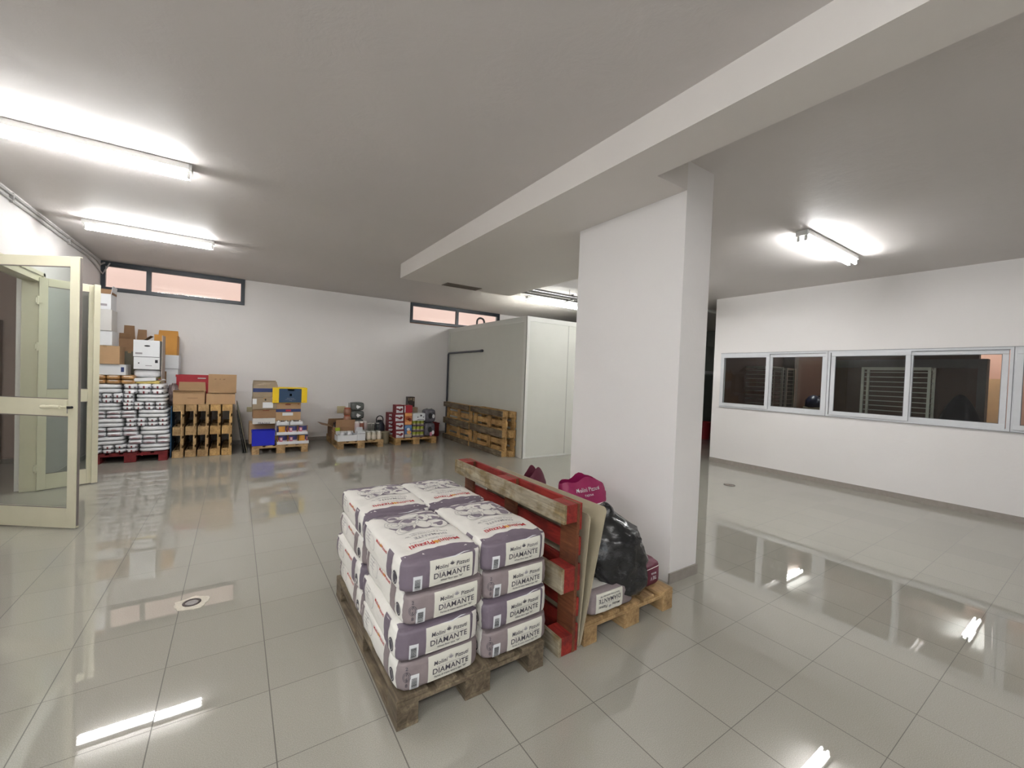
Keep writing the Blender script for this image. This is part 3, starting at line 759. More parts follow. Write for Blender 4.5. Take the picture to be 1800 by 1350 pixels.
# black rubbish bag
def lump(fn, nu=48, nv=30):
    vs = []; fs = []
    for j in range(nv+1):
        t = math.pi*j/nv
        for i in range(nu):
            p = 2*math.pi*i/nu; vs.append(fn(math.sin(t)*math.cos(p), math.sin(t)*math.sin(p), math.cos(t)))
    for j in range(nv):
        for i in range(nu): fs.append((j*nu+i, j*nu+(i+1) % nu, (j+1)*nu+(i+1) % nu, (j+1)*nu+i))
    return vs, fs
def ridg(p, s): return 1-abs(noise.noise(p*s))*2
def black(a, b, c):
    d = Vector((a, b, c)); sx, sy, sz = .27, .24, .235
    k = .86+.14*noise.noise(d*1.3+Vector((3, 1, 2)))
    fold = .035*ridg(d*1.0+Vector((5, 2, 1)), 2.6)+.018*ridg(Vector((a, b, c*2))+Vector((1, 7, 3)), 6)
    x, y, z = a*sx*k, b*sy*k, c*sz
    x += a*fold; y += b*fold; z += c*fold*.4
    if c > .55: kk = (c-.55)/.45; x *= 1-.55*kk; y *= 1-.5*kk; z += .05*kk; x -= .05*kk
    if z < -.15: z = -.15+(z+.15)*.25
    # the front sags down over the end of the sack
    g = max(0, -b-.35)*max(0, -c+.25); z -= .42*g*(.6+.8*max(0, a)); y -= .10*g; x += .10*g*max(0, a)
    return Vector((x, y, z))
BLKP = mat('black polythene', (20, 21, 24), .24, var=.05, bmp=1.0, bscale=24, coat=.4)
bgt = thing('rubbish_bag', 'shiny black rubbish bag lying over the flour sack by the pillar', 'bag', (2.915, -.78, .30))
vs, fs = lump(black); MB().add([Vector(v)+Vector((0, 0, .145)) for v in vs], fs, BLKP, smooth=True).build('bag_body', bgt)
vs, fs = lump(lambda a, b, c: Vector((a*.06*(1+.3*ridg(Vector((a, b, c)), 3)), b*.07, c*.085*(1+.2*noise.noise(Vector((a, b, c))*3)))), 24, 16)
MB().add([Vector(v)+Vector((-.05, -.02, .38)) for v in vs], fs, BLKP, smooth=True).build('bag_neck', bgt)

# magenta flour bag, folded open, standing behind the sheets
MAG = mat('magenta printed paper', (150, 24, 84), .45, var=.1, bmp=.6, bscale=16); MAGD = mat('dark magenta paper', (96, 30, 52), .5, var=.1, bmp=.5, bscale=16)
def paperbag(name, label, loc, rz, sx, sy, h, mtop, seed, mw=PAPER, print_=None):
    e = thing(name, label, 'bag', loc, rz)
    vs = []; n = 44; rows = 26
    for j in range(rows+1):
        t = j/rows
        for i in range(n):
            a = 2*math.pi*i/n; ca, sa = math.cos(a), math.sin(a)
            s = (abs(ca)**4+abs(sa)**4)**.25; sq = 1-.60*max(0, t-.55)/.45
            wx = sx*(1+.06*math.sin(t*9))*(1+.12*max(0, t-.6))
            x = ca/s*wx; y = sa/s*sy*sq
            q = Vector((x*9, y*9, t*6+seed*5)); nz = noise.noise(q)*.014+noise.noise(q*2.2)*.010
            z = h*t + (t > .75)*(noise.noise(Vector((x*7, 2, seed)))*.07+.05*math.cos(x/sx*2.2))*(t-.75)*4
            vs.append((x*(1+nz*4), y*(1+nz*5)+.05*t*t, z+nz))
    fs = [(j*n+i, j*n+(i+1) % n, (j+1)*n+(i+1) % n, (j+1)*n+i) for j in range(rows) for i in range(n)]
    mb = MB(); cut = int(rows*.70)*n
    mb.add(vs, [f for f in fs if f[0] < cut], mw, smooth=True).add(vs, [f for f in fs if f[0] >= cut], mtop, smooth=True)
    mb.add(vs[:n], [tuple(reversed(range(n)))], mw)
    me = mb.mesh(name); bm = bmesh.new(); bm.from_mesh(me); bmesh.ops.remove_doubles(bm, verts=bm.verts[:], dist=.0005); bm.to_mesh(me); bm.free()
    link('bag_body', me, e)
    if print_:
        pr = MB()
        for s_, zz, size in print_:
            sh, ff = text2d(s_, size, .012)
            out = []
            for x, y in sh:
                z = zz+y+.05*x; tt = max(0, min(rows-1.001, z/h*rows)); best = None
                for row in (max(0, int(tt)-1), int(tt), int(tt)+1, min(rows, int(tt)+2)):
                    fr_ = sorted((vs[row*n+j][0], vs[row*n+j][1]) for j in range(n//2, n+1) if j < n)
                    yy = fr_[0][1]
                    for p, q in zip(fr_, fr_[1:]):
                        if p[0] <= x <= q[0] and q[0] > p[0]: yy = p[1]+(q[1]-p[1])*(x-p[0])/(q[0]-p[0])
                    best = yy if best is None else min(best, yy)
                out.append((x, best-.006, z))
            pr.add(out, ff, WBOX)
        pr.build('lettering', e)
    return e
paperbag('flour_bag', 'open magenta and white flour bag standing between the sheets and the pillar', (3.30, -.15, .146), R(-8), .215, .13, .565, MAG, 1, print_=[('Molini Pizzuti', .510, .043), ('FARINA', .465, .026)])
paperbag('flour_bag', 'crumpled white and magenta paper bag glimpsed beyond the standing red pallet', (3.03, .18, .146), R(12), .11, .10, .60, MAGD, 2)
# plum coloured sack at the right end of the pallet
fn = bagfn(.125, .26, .09, 91, n=7)
pb = thing('flour_sack', 'plum flour sack at the right end of the pallet by the pillar', 'sack', (3.20, -.68, .146), R(2))
link('sack_body', sack_mesh(fn, MAGD, PAPER, th=.55), pb, (0, 0, .09))
t_ = MB(); m_ = on_end(fn, .002)
decal(t_, m_, poly2d([(-.9, .55), (.95, .62), (.95, .68), (-.9, .61)], .2), PAPER)
sh, ff = text2d('TRE V', .40, .02); decal(t_, m_, ([(-x, -y) for x, y in sh], ff), WBOX, .15, -.15, .5, 1)
sh, ff = text2d('Manitoba', .24, .02); decal(t_, m_, ([(-x, -y) for x, y in sh], ff), WBOX, .15, .2, .5, 1)
t_.build('lettering', pb, (0, 0, .09))

# ================================================================== WRAPPED FLOUR PACKS ON THE RED PALLET
PLAS = mat('glossy white plastic wrap', (224, 225, 228), .28, var=.05, nscale=14, bmp=.5, bscale=26)
PLAS2 = mat('greyed plastic wrap', (150, 148, 150), .3, var=.12, nscale=20, bmp=.5, bscale=30)
PRD = mat('dark red pack print', (130, 52, 60), .4, var=.1); PGY = mat('grey pack print', (110, 108, 116), .4, var=.1); PMV = mat('mauve pack print', (164, 146, 152), .4, var=.08)
PGO = mat('gold foil packet', (176, 134, 84), .3, var=.2, nscale=20); PGY2 = mat('yellow foil packet', (206, 186, 110), .28, var=.2, nscale=20)
def pillow(hx, hy, hz, n=4.5, seed=0, wr=.003, N=8):
    f = lambda a, b, c: (lambda s: Vector((a/s*hx, b/s*hy, c/s*hz))+Vector((0, 0, wr*noise.noise(Vector((a*3, b*3, c*3+seed))))))((abs(a)**n+abs(b)**n+abs(c)**n)**(1/n))
    return f
_packs = {}
def pack_mesh(kind, hx, hy, hz):
    k = (kind, round(hx, 3), round(hz, 3))
    if k in _packs: return _packs[k]
    f = pillow(hx, hy, hz, seed=len(_packs)); mb = MB(); N = 8
    A = [-1+2*i/N for i in range(N+1)]
    def face(mp, m):
        V = [mp(u, v) for u in A for v in A]; mb.add(V, [(i*(N+1)+j, i*(N+1)+j+1, (i+1)*(N+1)+j+1, (i+1)*(N+1)+j) for i in range(N) for j in range(N)], m, smooth=True)
    base = {'gold': PGO, 'yellow': PGY2}.get(kind, PLAS)
    face(lambda u, v: f(u, v, 1), base); face(lambda u, v: f(u, v, -1), base); face(lambda u, v: f(1, u, v), base); face(lambda u, v: f(-1, u, v), base)
    face(lambda u, v: f(u, 1, v), base); face(lambda u, v: f(u, -1, v), base)
    me = mb.mesh('packet')
    bm = bmesh.new(); bm.from_mesh(me); bmesh.ops.remove_doubles(bm, verts=bm.verts[:], dist=.0003); bmesh.ops.recalc_face_normals(bm, faces=bm.faces[:]); bm.to_mesh(me); bm.free()
    pr = None
    mp = lambda x, y: f(x, -1, y)+Vector((0, -.0018, 0))
    if kind == 'block':
        pr = MB(); decal(pr, mp, poly2d(rect(-.95, -.9, -.62, .15), .25), PGY); decal(pr, mp, poly2d(rect(-.12, -.9, .14, .2), .25), PRD)
        decal(pr, mp, poly2d(rect(.60, -.9, .95, -.1), .25), PGY); decal(pr, mp, poly2d(rect(-.6, -.85, -.2, -.55), .25), PMV)
    elif kind == 'mauve':
        pr = MB(); decal(pr, mp, poly2d([(-.85, -.75), (.85, -.75), (.8, -.1), (0, .1), (-.8, -.05)], .25), PMV); decal(pr, mp, poly2d(rect(-.3, -.3, .5, -.12), .25), PRD)
    elif kind in ('gold', 'yellow'):
        pr = MB(); decal(pr, mp, poly2d(rect(-.7, -.25, .8, -.12), .25), CARDD); decal(pr, mp, poly2d(rect(-.5, .42, .7, .62), .25), PLAS)
    _packs[k] = (me, pr.mesh('print') if pr else None); return _packs[k]
def bale(x0, x1, z0, z1, kind, n, label, y=6.06, D=.56, tiers=2, rz=0, group='wrapped flour packs on the red pallet'):
    e = thing('flour_pack_bale', label, 'pack', ((x0+x1)/2, y+D/2, z0), rz, group)
    W = x1-x0; h = (z1-z0)/tiers; wd = W/n
    for k in range(tiers):
        for i in range(n):
            me, pr = pack_mesh(kind, wd/2*1.03, D/2, h/2*1.06)
            o = link('packet', me, e, (-W/2+wd*(i+.5), 0, h*(k+.5)+.001), (0, R(random.uniform(-.8, .8)), 0))
            if pr: link('print', pr, o)
    # clear outer wrap showing as a tucked band around the packets
    return e
rows = [('L', -1.12, -.56, .150, .285, 'block', 4), ('R', -.545, -.165, .150, .275, 'plain', 1), ('L', -1.12, -.72, .287, .412, 'plain', 1), ('R', -.68, -.155, .277, .425, 'mauve', 3),
        ('L', -1.12, -.56, .414, .562, 'mauve', 3), ('R', -.54, -.17, .427, .565, 'plain', 1), ('L', -1.12, -.735, .564, .700, 'plain', 1), ('R', -.715, -.185, .567, .705, 'block', 4),
        ('L', -1.12, -.59, .702, .824, 'mauve', 3), ('R', -.57, -.195, .707, .835, 'plain', 1), ('L', -1.12, -.78, .826, .945, 'plain', 1), ('R', -.755, -.225, .837, .962, 'block', 4),
        ('L', -1.12, -.62, .947, 1.100, 'block', 4), ('R', -.595, -.22, .964, 1.085, 'plain', 1), ('L', -1.12, -.775, 1.102, 1.245, 'plain', 1), ('R', -.75, -.24, 1.087, 1.255, 'block', 3),
        ('L', -1.12, -.61, 1.247, 1.385, 'gold', 3)]
cnt = {'L': 0, 'R': 0}
names_ = ['bottom', 'second', 'third', 'fourth', 'fifth', 'sixth', 'seventh', 'eighth', 'ninth']
for s_, a, b, c, d, k, n in rows:
    i = cnt[s_]; cnt[s_] += 1
    desc = {'block': 'white wrapped flour packs printed with red and grey', 'plain': 'plain end of white wrapped flour packs', 'mauve': 'white wrapped flour packs with mauve print', 'gold': 'brown and gold foil packs'}[k]
    bale(a, b, c, d, k, n, '%s, %s layer of the %s column' % (desc, names_[i], 'left' if s_ == 'L' else 'right'), rz=0)
for i in range(7):
    bale(-1.12, -.68, .15+i*.145, .293+i*.145, 'plain', 1, 'white wrapped flour packs behind the left column, %s layer' % names_[i], y=6.68, D=.52)
    bale(-.66, -.17, .15+i*.145, .293+i*.145, 'plain', 1, 'white wrapped flour packs behind the right column, %s layer' % names_[i], y=6.68, D=.52)
# loose white and yellow papers on top of the right column
e = thing('crumpled_wrapping', 'crumpled yellow and white wrapping on top of the right flour column', 'wrapping', (-.45, 6.12, 1.257))
MB().box(-.17, .10, 0, .25, .045, .10, WBOX, T(0, 0, 0, 0, R(-4), 0), bev=.003).build('white_pack', e)
MB().box(-.16, .14, .02, .26, .0, .05, PGY2, bev=.01).build('yellow_pack', e)
mb = MB(); rr = random.Random(9)
for i in range(16):
    c = Vector((.12+rr.uniform(-.05, .06), rr.uniform(0, .1), .06+rr.uniform(-.03, .05))); p = [c+Vector((rr.uniform(-.05, .05), rr.uniform(-.03, .03), rr.uniform(-.04, .04))) for _ in range(3)]
    mb.add(p, [(0, 1, 2)], rr.choice((PGY2, WBOX, PGY2, PRD)))
mb.build('foil_scraps', e)
e = thing('flour_packet', 'cream soft packet under the white archive boxes', 'packet', (-.47, 6.30, 1.36)); link('packet_body', pack_mesh('plain', .17, .16, .065)[0], e, (0, 0, .062))
# crumpled grey plastic hanging behind the right column
vs, fs = lump(lambda a, b, c: Vector((a*.07, b*.10, c*.14))*(1+.5*ridg(Vector((a, b, c)), 2.5)), 30, 20)
tag(MB().add(vs, fs, mat('crumpled grey plastic', (120, 104, 102), .3, bmp=.6), smooth=True).build('plastic_wrap', None, (-.17, 6.55, 1.06)), 'crumpled brownish grey plastic beside the top of the flour packs', 'plastic')
tag(MB().box(-.155, -.148, 6.13, 6.6, .02, .88, mat('blue card', (40, 84, 120), .6), T(0, 0, 0, 0, 0, 0)).build('blue_sheet'), 'thin blue sheet standing between the red pallet and the upright pallets', 'sheet')

# ================================================================== CARTONS
def carton(label, x0, x1, y0, y1, z0, z1, m, name='carton', cat='box', rz=0, open_=False, flaps=(), band=None, labels=(), hole=None, text=None, tape=True, group=None, inner=CARDI, th=.006):
    """flaps: (side, length, angle from vertical outward, start fraction, end fraction)"""
    W, D, H = x1-x0, y1-y0, z1-z0
    e = thing(name, label, cat, ((x0+x1)/2, (y0+y1)/2, z0), rz, group); b = MB(); w2, d2 = W/2, D/2
    if open_:
        b.box(-w2, w2, -d2, -d2+th, 0, H, m); b.box(-w2, w2, d2-th, d2, 0, H, m); b.box(-w2, -w2+th, -d2+th, d2-th, 0, H, m); b.box(w2-th, w2, -d2+th, d2-th, 0, H, m)
        b.box(-w2+th, w2-th, -d2+th, d2-th, 0, th, m)
        b.box(-w2+th, w2-th, -d2+th, d2-th, th, th+.001, inner)
    else: b.box(-w2, w2, -d2, d2, 0, H, m, bev=.004)
    b.build('body', e)
    for sd, ln, ang, f0, f1 in flaps:
        a = R(ang); fm = MB()
        if sd in 'fb':
            s = -1 if sd == 'f' else 1; u0, u1 = -w2+W*f0, -w2+W*f1; y = s*d2
            p = [(u0, y, H), (u1, y, H), (u1-.01, y+s*ln*math.sin(a), H+ln*math.cos(a)), (u0+.01, y+s*ln*math.sin(a), H+ln*math.cos(a))]; nrm = Vector((0, -s*math.cos(a), math.sin(a)))
        else:
            s = -1 if sd == 'l' else 1; u0, u1 = -d2+D*f0, -d2+D*f1; x = s*w2
            p = [(x, u0, H), (x, u1, H), (x+s*ln*math.sin(a), u1-.01, H+ln*math.cos(a)), (x+s*ln*math.sin(a), u0+.01, H+ln*math.cos(a))]; nrm = Vector((-s*math.cos(a), 0, math.sin(a)))
        p = [Vector(q) for q in p]; q = [v+nrm*.005 for v in p]
        fm.add(p+q, [(0, 1, 2, 3), (7, 6, 5, 4), (0, 4, 5, 1), (1, 5, 6, 2), (2, 6, 7, 3), (3, 7, 4, 0)], m)
        fm.build('flap', e)
    if tape and not open_: MB().box(-.022, .022, -d2-.0015, d2+.0015, H-.03, H+.0012, mat('packing tape', (150, 120, 84), .3)).build('tape', e)
    if band: MB().box(-w2-.001, w2+.001, -d2-.0018, -d2, H*band[0], H*band[1], band[2]).build('printed_band', e)
    for (a, b_, c, d, lm) in labels: MB().box(-w2+W*a, -w2+W*b_, -d2-.0032, -d2-.001, H*c, H*d, lm).build('label', e)
    if hole:
        hx, hz, rw, rh = hole; MB().prism(blob(-w2+W*hx, H*hz, rw, rh), -d2-.002, -d2+.004, BLK, Matrix(((1, 0, 0, 0), (0, 0, 1, 0), (0, 1, 0, 0), (0, 0, 0, 1)))).build('hand_hole', e)
    if text:
        tb = MB()
        for s_, cx, cz, sz, tm in text:
            sh, ff = text2d(s_, sz, .01); tb.add([(-w2+W*cx+x, -d2-.0042, H*cz+y) for x, y in sh], ff, tm)
        tb.build('lettering', e)
    return e
BLUEL = mat('navy print', (36, 52, 104), .5, var=.04); NAVY = mat('navy board', (34, 62, 92), .45, var=.03); YEL = mat('yellow board', (230, 194, 16), .45, var=.03); REDP = mat('red print', (186, 34, 40), .5)
# white archive boxes on the left column
carton('white archive box on top of the tall left tower, with a raised flap', -1.13, -.905, 6.10, 6.45, 2.405, 2.645, WBOX, flaps=(('r', .13, 8, 0, .9),), labels=((.30, .80, .22, .36, INKL),), tape=False)
carton('dark brown open carton topping the white tower by the window', -1.12, -.90, 6.12, 6.43, 2.647, 2.72, CARDD, open_=True)
carton('white archive box second from the top of the left tower, bulging flap', -1.13, -.89, 6.08, 6.45, 2.075, 2.403, WBOX2, hole=(.36, .62, .02, .04), tape=False)
carton('white archive box third from the top of the left tower', -1.13, -.885, 6.10, 6.48, 1.845, 2.073, WBOX, hole=(.30, .72, .02, .02), tape=False)
carton('plain brown carton in the left tower between white boxes', -1.13, -.79, 6.07, 6.42, 1.557, 1.843, CARD)
carton('long white box with a blue mark lying under the brown carton', -1.13, -.72, 6.10, 6.50, 1.387, 1.555, WBOX, labels=((.86, .95, .3, .75, BLUEL),), tape=False)
carton('dark olive crate behind the white boxes under the torn carton', -.93, -.62, 6.70, 7.04, 1.168, 1.78, mat('olive cardboard', (104, 100, 84), .8))
carton('torn open brown carton with raised ragged flaps', -.91, -.60, 6.70, 7.04, 1.782, 1.99, CARDD, open_=True, flaps=(('b', .25, -5, 0, .50), ('b', .20, 14, .56, 1), ('r', .12, 50, .1, 1), ('f', .10, 25, 0, .5)))
carton('white archive box with an oval hand hole beside the leaning card', -.64, -.315, 6.12, 6.44, 1.69, 1.965, WBOX, hole=(.52, .66, .038, .013), labels=((.08, .34, .16, .26, INKL), (0, 1, 0, .025, INK)), flaps=(), tape=False)  # full-width dark strip at the bottom paints the shadow gap between the boxes
carton('white box with black marks below the hand-holed archive box', -.63, -.31, 6.10, 6.45, 1.492, 1.688, WBOX, labels=((.82, .93, .55, .80, BLK), (.17, .22, .45, .55, BLK), (.45, .7, .28, .34, INKL)), tape=False)
tag(MB().box(-.292, -.284, 6.15, 6.5, 1.26, 2.06, mat('grey card', (176, 164, 156), .7)).build('card_sheet'), 'upright grey card sheet right of the white archive boxes', 'sheet')
carton('ochre carton with an open brown back flap, highest on the rear stack', -.465, -.15, 6.75, 7.08, 1.752, 2.10, CARDO, flaps=(('b', .10, 0, .05, .97),), open_=True)
carton('white carton under the ochre carton', -.44, -.12, 6.74, 7.08, 1.51, 1.750, WBOX, tape=False)
carton('tall white carton at the foot of the rear stack above the flour packs', -.42, -.13, 6.76, 7.08, 1.167, 1.508, WBOX, labels=((.12, .45, .05, .85, CARDD),), tape=False)
# on the five upright pallets
REDC = mat('red crate plastic', (168, 18, 38), .4, var=.05)
cr = thing('crate', 'red plastic crate behind the cartons on the upright pallets', 'crate', (.09, 6.85, .906))
b = MB(); b.box(-.235, .235, -.15, .15, 0, .02, REDC)
for q in ((-.235, .235, -.15, -.135), (-.235, .235, .135, .15), (-.235, -.22, -.135, .135), (.22, .235, -.135, .135)): b.box(*q, .02, .50, REDC)
b.build('body', cr)
MB().box(-.245, .245, -.165, -.15, .46, .50, REDC).box(-.245, .245, .15, .165, .46, .5, REDC).box(-.245, -.235, -.15, .15, .46, .50, REDC).box(.235, .245, -.15, .15, .46, .50, REDC).build('rim', cr)
MB().box(-.245, .245, -.16, -.15, .33, .345, REDC).build('rib', cr)
MB().box(.07, .19, -.168, -.164, .435, .452, WBOX2).build('label', cr)
carton('opened brown carton with a wavy raised flap, left on the upright pallets', -.145, .290, 6.25, 6.56, .906, 1.125, CARDG if False else CARD, flaps=(('b', .16, 0, .10, 1), ('f', .05, 60, 0, .98)), open_=True, labels=((.45, .78, .48, .53, CARDD),), text=None)
CM = carton('opened brown carton with a tall raised lid, right on the upright pallets', .312, .735, 6.25, 6.56, .906, 1.09, CARD, flaps=(('b', .14, -4, .02, 1),), open_=True)
lid = MB().box(.325, .75, 6.50, 6.506, 1.09, 1.435, CARD)
lid_o = lid.build('raised_lid', CM, (-CM.location.x, -CM.location.y, -CM.location.z))
mb = MB()
for x, wd in ((.43, .035), (.50, .025), (.56, .04)): mb.prism(blob(x, 1.345, wd/2, .010, .2), 0, .002, CARDD, Matrix(((1, 0, 0, 0), (0, 0, 1, 6.497), (0, 1, 0, 0), (0, 0, 0, 1))))
mb.build('printed_mark', lid_o)
# dark boards leaning on the end of the row
OLB = mat('olive brown board', (110, 104, 82), .6, var=.08); OLD = mat('dark board edge', (40, 38, 34), .6)
for i, (x, ln, hgt, mm) in enumerate(((.935, -11, .92, OLB), (.90, -9.5, .80, OLD), (.865, -8, .72, OLD))):
    sheet(['olive board leaning outermost against the upright pallets', 'dark board leaning in the middle against the upright pallets', 'dark board leaning innermost against the upright pallets'][i], .9, hgt, x, 6.25, R(ln), mm, th=.012, r=.01)

# ---- pallet with crate and tins (x 1.0 .. 1.92)
carton('blue and brown open carton on top of the left stack above the blue crate', 1.005, 1.40, 6.16, 6.52, 1.035, 1.27, CARDG, open_=True, flaps=(('b', .07, 0, 0, 1), ('f', .06, -15, .02, .98)), band=(.42, .72, BLUEL))
carton('grey brown carton with white shipping labels', 1.0, 1.385, 6.14, 6.50, .815, 1.033, CARDG, labels=((0, .17, .45, .9, WBOX), (.42, .85, .12, .60, WBOX), (.50, .56, .75, .9, BLK), (.80, 1, .95, 1.0, WBOX)))
carton('brown carton with a dark oval mark under the labelled carton', 1.01, 1.38, 6.15, 6.50, .65, .813, CARDD, hole=None, labels=((.42, .70, .82, .92, mat('rust print', (120, 60, 36), .6)),))
carton('flat white box with dark lettering in the left stack', 1.01, 1.37, 6.13, 6.48, .545, .648, WBOX2, tape=False, text=(('FRAGILE', .5, .12, .05, INK),))
carton('wide brown carton behind the blue crate', .965, 1.385, 6.33, 6.75, .151, .543, CARD)
bc = thing('crate', 'bright blue plastic crate at the front of the pallet', 'crate', (1.185, 6.19, .151)); BLU = mat('bright blue plastic', (10, 26, 176), .4, var=.03)
b = MB(); b.box(-.18, .18, -.13, .13, 0, .015, BLU)
for q in ((-.18, .18, -.13, -.12), (-.18, .18, .12, .13), (-.18, -.17, -.12, .12), (.17, .18, -.12, .12)): b.box(*q, .015, .27, BLU)
b.build('body', bc); MB().box(-.188, .188, -.138, -.13, .25, .275, BLU).box(-.188, .188, .13, .138, .25, .275, BLU).box(-.188, -.18, -.13, .13, .25, .275, BLU).box(.18, .188, -.13, .13, .25, .275, BLU).build('rim', bc)
MB().box(-.172, .172, -.122, .122, .016, .2, CARDD).build('contents', bc)
yb = carton('yellow and navy carton on top of the right stack', 1.315, 1.90, 6.12, 6.42, .935, 1.225, YEL, tape=False, labels=((.18, .83, .02, .93, NAVY), (.425, .615, .80, .93, WBOX), (.48, .55, .45, .60, WBOX2)), text=(('BISCOTTO', .52, .865, .026, BLK), ('dolce forno', .51, .30, .024, INKL), ('frollini per la colazione', .51, .22, .018, INKL), ('10 kg', .51, .15, .018, INKL), ('350', .09, .12, .03, CARDO), ('350', .91, .10, .03, CARDO)))
carton('brown carton with a navy band and red badge under the yellow box', 1.355, 1.80, 6.16, 6.50, .585, .933, CARD, band=(.50, .66, BLUEL), labels=((.42, .62, .53, .62, REDP), (.30, .70, .30, .46, WBOX), (.40, .60, .87, .95, mat('rust print')), (.88, .93, .9, .95, mat('rust print'))))
# small trays of shiny lidded jars
def tray(x0, x1, y0, y1, z, h, label, lip=.0, m=WBOX, group=None):
    e = thing('display_tray', label, 'tray', ((x0+x1)/2, (y0+y1)/2, z), 0, group); w2, d2 = (x1-x0)/2, (y1-y0)/2
    MB().box(-w2, w2, -d2, d2, 0, .004, m).box(-w2, w2, -d2, -d2+.004, .004, h, m).box(-w2, w2, d2-.004, d2, .004, h, m).box(-w2, -w2+.004, -d2, d2, .004, h, m).box(w2-.004, w2, -d2, d2, .004, h, m).build('tray_body', e)
    return e
TINM = mat('shiny tin', (196, 194, 190), .22, metal=.9)
def small_jar(x, y, z, r, h, bodym, lidm, label, name='jar', cat='jar', group=None, labm=None):
    e = thing(name, label, cat, (x, y, z), random.uniform(0, 3), group)
    MB().lathe([(r*.9, 0), (r, .008), (r, h*.72), (r*.82, h*.84), (r*.8, h*.88)], bodym, n=16).build('body', e)
    MB().lathe([(r*.86, h*.86), (r*.88, h*.87), (r*.88, h*.985), (r*.84, h)], lidm, n=16).build('lid', e)
    if labm: MB().lathe([(r*1.012, h*.14), (r*1.012, h*.58)], labm, n=16, cap=False).build('label', e)
    return e
BRG = mat('brown glass', (66, 40, 28), .12, coat=.5)
for i, (a, b_) in enumerate(((1.385, 1.60), (1.615, 1.835))):
    tray(a, b_, 6.085, 6.30 if False else 6.155, .518, .06, 'low white tray of small silver lidded jars, %s of the pair above the tins' % ('left' if i == 0 else 'right'), group='small jar trays')
    for k in range(3):
        small_jar(a+.04+.065*k, 6.12, .523, .028, .085, TINM if k != 1 else BRG, TINM, 'small shiny jar, %s in the %s white tray above the tins' % (['left', 'middle', 'right'][k], ['left', 'right'][i]), group='small shiny jars')
# big printed tins on two trays
TBLU = mat('tin blue print', (58, 62, 112), .35); TWH = mat('tin white print', (206, 188, 188), .35); TOR = mat('tin orange print', (206, 146, 58), .35); TPK = mat('tin pink print', (188, 92, 110), .4)
def big_tin(x, y, z, r, h, front, label, group):
    e = thing('food_tin', label, 'tin', (x, y, z), 0, group)
    MB().lathe([(r, 0), (r, .004), (r*.985, .006), (r*.985, h-.006), (r, h-.004), (r, h)], TINM, n=28).build('can_body', e)
    def arc(a0, a1, z0, z1, m, mb, o=.0012, n=10):
        vs = [((r+o)*math.cos(a0+(a1-a0)*i/n), (r+o)*math.sin(a0+(a1-a0)*i/n), zz) for zz in (z0, z1) for i in range(n+1)]
        mb.add(vs, [(i, i+1, n+2+i, n+1+i) for i in range(n)], m, smooth=True)
    lb = MB(); c = R(-90)+front
    arc(c-1.0, c+1.0, h*.45, h*.97, TBLU, lb); arc(c-1.0, c+1.0, h*.03, h*.45, TWH, lb); arc(c-.75, c-.1, h*.30, h*.80, TPK, lb, .002); arc(c-.55, c-.2, h*.45, h*.75, TWH, lb, .003)
    arc(c+1.0, c+2.3, h*.03, h*.97, TOR, lb); arc(c-2.3, c-1.0, h*.03, h*.97, TOR, lb); arc(c-.6, c+.8, h*.2, h*.28, REDP, lb, .003)
    lb.build('tin_label', e); return e
for r_, (z, fronts, wd) in enumerate(((.165, (.1, .0, 1.25), 'lower'), (.345, (1.6, .0, -.1), 'upper'))):
    tray(1.40-.01*r_, 1.945-.02*r_, 6.07, 6.26, z-.014, .055, 'white cardboard tray holding the %s row of tins' % wd)
    for k in range(3): big_tin(1.495-.01*r_+.178*k, 6.165, z-.009, .086, .16, fronts[k], '%s tin of three in the %s tray' % (['left', 'middle', 'right'][k], wd), 'large printed food tins')

# ---- pallet with opened cartons and jars (x 2.47 .. 3.38)
carton('large opened brown carton with spread flaps, dark bottles inside', 2.44, 2.90, 6.42, 7.0, .151, .40, CARDD, open_=True, flaps=(('b', .12, -5, 0, .97), ('l', .22, 75, .05, .95), ('f', .15, -12, .12, 1)))
carton('opened brown carton with a slanting side flap at the pallet corner', 2.48, 2.72, 6.10, 6.40, .151, .25, CARD, open_=True, flaps=(('l', .12, 40, 0, 1),))
for k, (x, y) in enumerate(((2.50, 6.62), (2.56, 6.75), (2.64, 6.60), (2.72, 6.72))):
    e = thing('bottle', 'dark bottle standing in the large opened carton, %s from the left' % orde[k], 'bottle', (x, y, .165), 0, 'dark bottles in the opened carton')
    MB().lathe([(.035, 0), (.038, .01), (.038, .18), (.016, .24), (.014, .28)], mat('dark bottle glass', (34, 16, 20), .12, coat=.5), n=16).build('body', e)
    MB().cyl((0, 0, .275), (0, 0, .31), .017, mat('dark cap', (52, 24, 30), .4), n=12).build('cap', e)
e = thing('packet', 'yellow green packet tucked in the corner of the opened carton', 'packet', (2.53, 6.38, .25), R(20))
MB().box(-.04, .04, -.02, .02, 0, .07, PLAS, bev=.01).build('packet_body', e); MB().box(-.045, .045, -.022, .022, .07, .14, mat('lime print', (176, 196, 60), .4), T(0, 0, 0, R(-5)), bev=.012).build('packet_top', e)
tw = carton('low white open tray carton at the front left of the jar pallet', 2.47, 2.845, 6.05, 6.38, .151, .275, WBOX, open_=True, flaps=(('b', .04, 0, .15, 1),), inner=WBOX2)
for k in range(2): small_jar(2.60+.14*k, 6.28, .158, .05, .17, PLAS, LAMPW, 'white lidded jar in the low white tray, %s of the two' % ('left' if k == 0 else 'right'), group='white lidded jars')
carton('narrow white open carton with a tilted lid flap beside the jars', 2.852, 3.01, 6.05, 6.28, .151, .335, WBOX, open_=True, flaps=(('b', .07, -8, .1, 1),), text=(('CONFETTURA', .5, .78, .022, INK),))
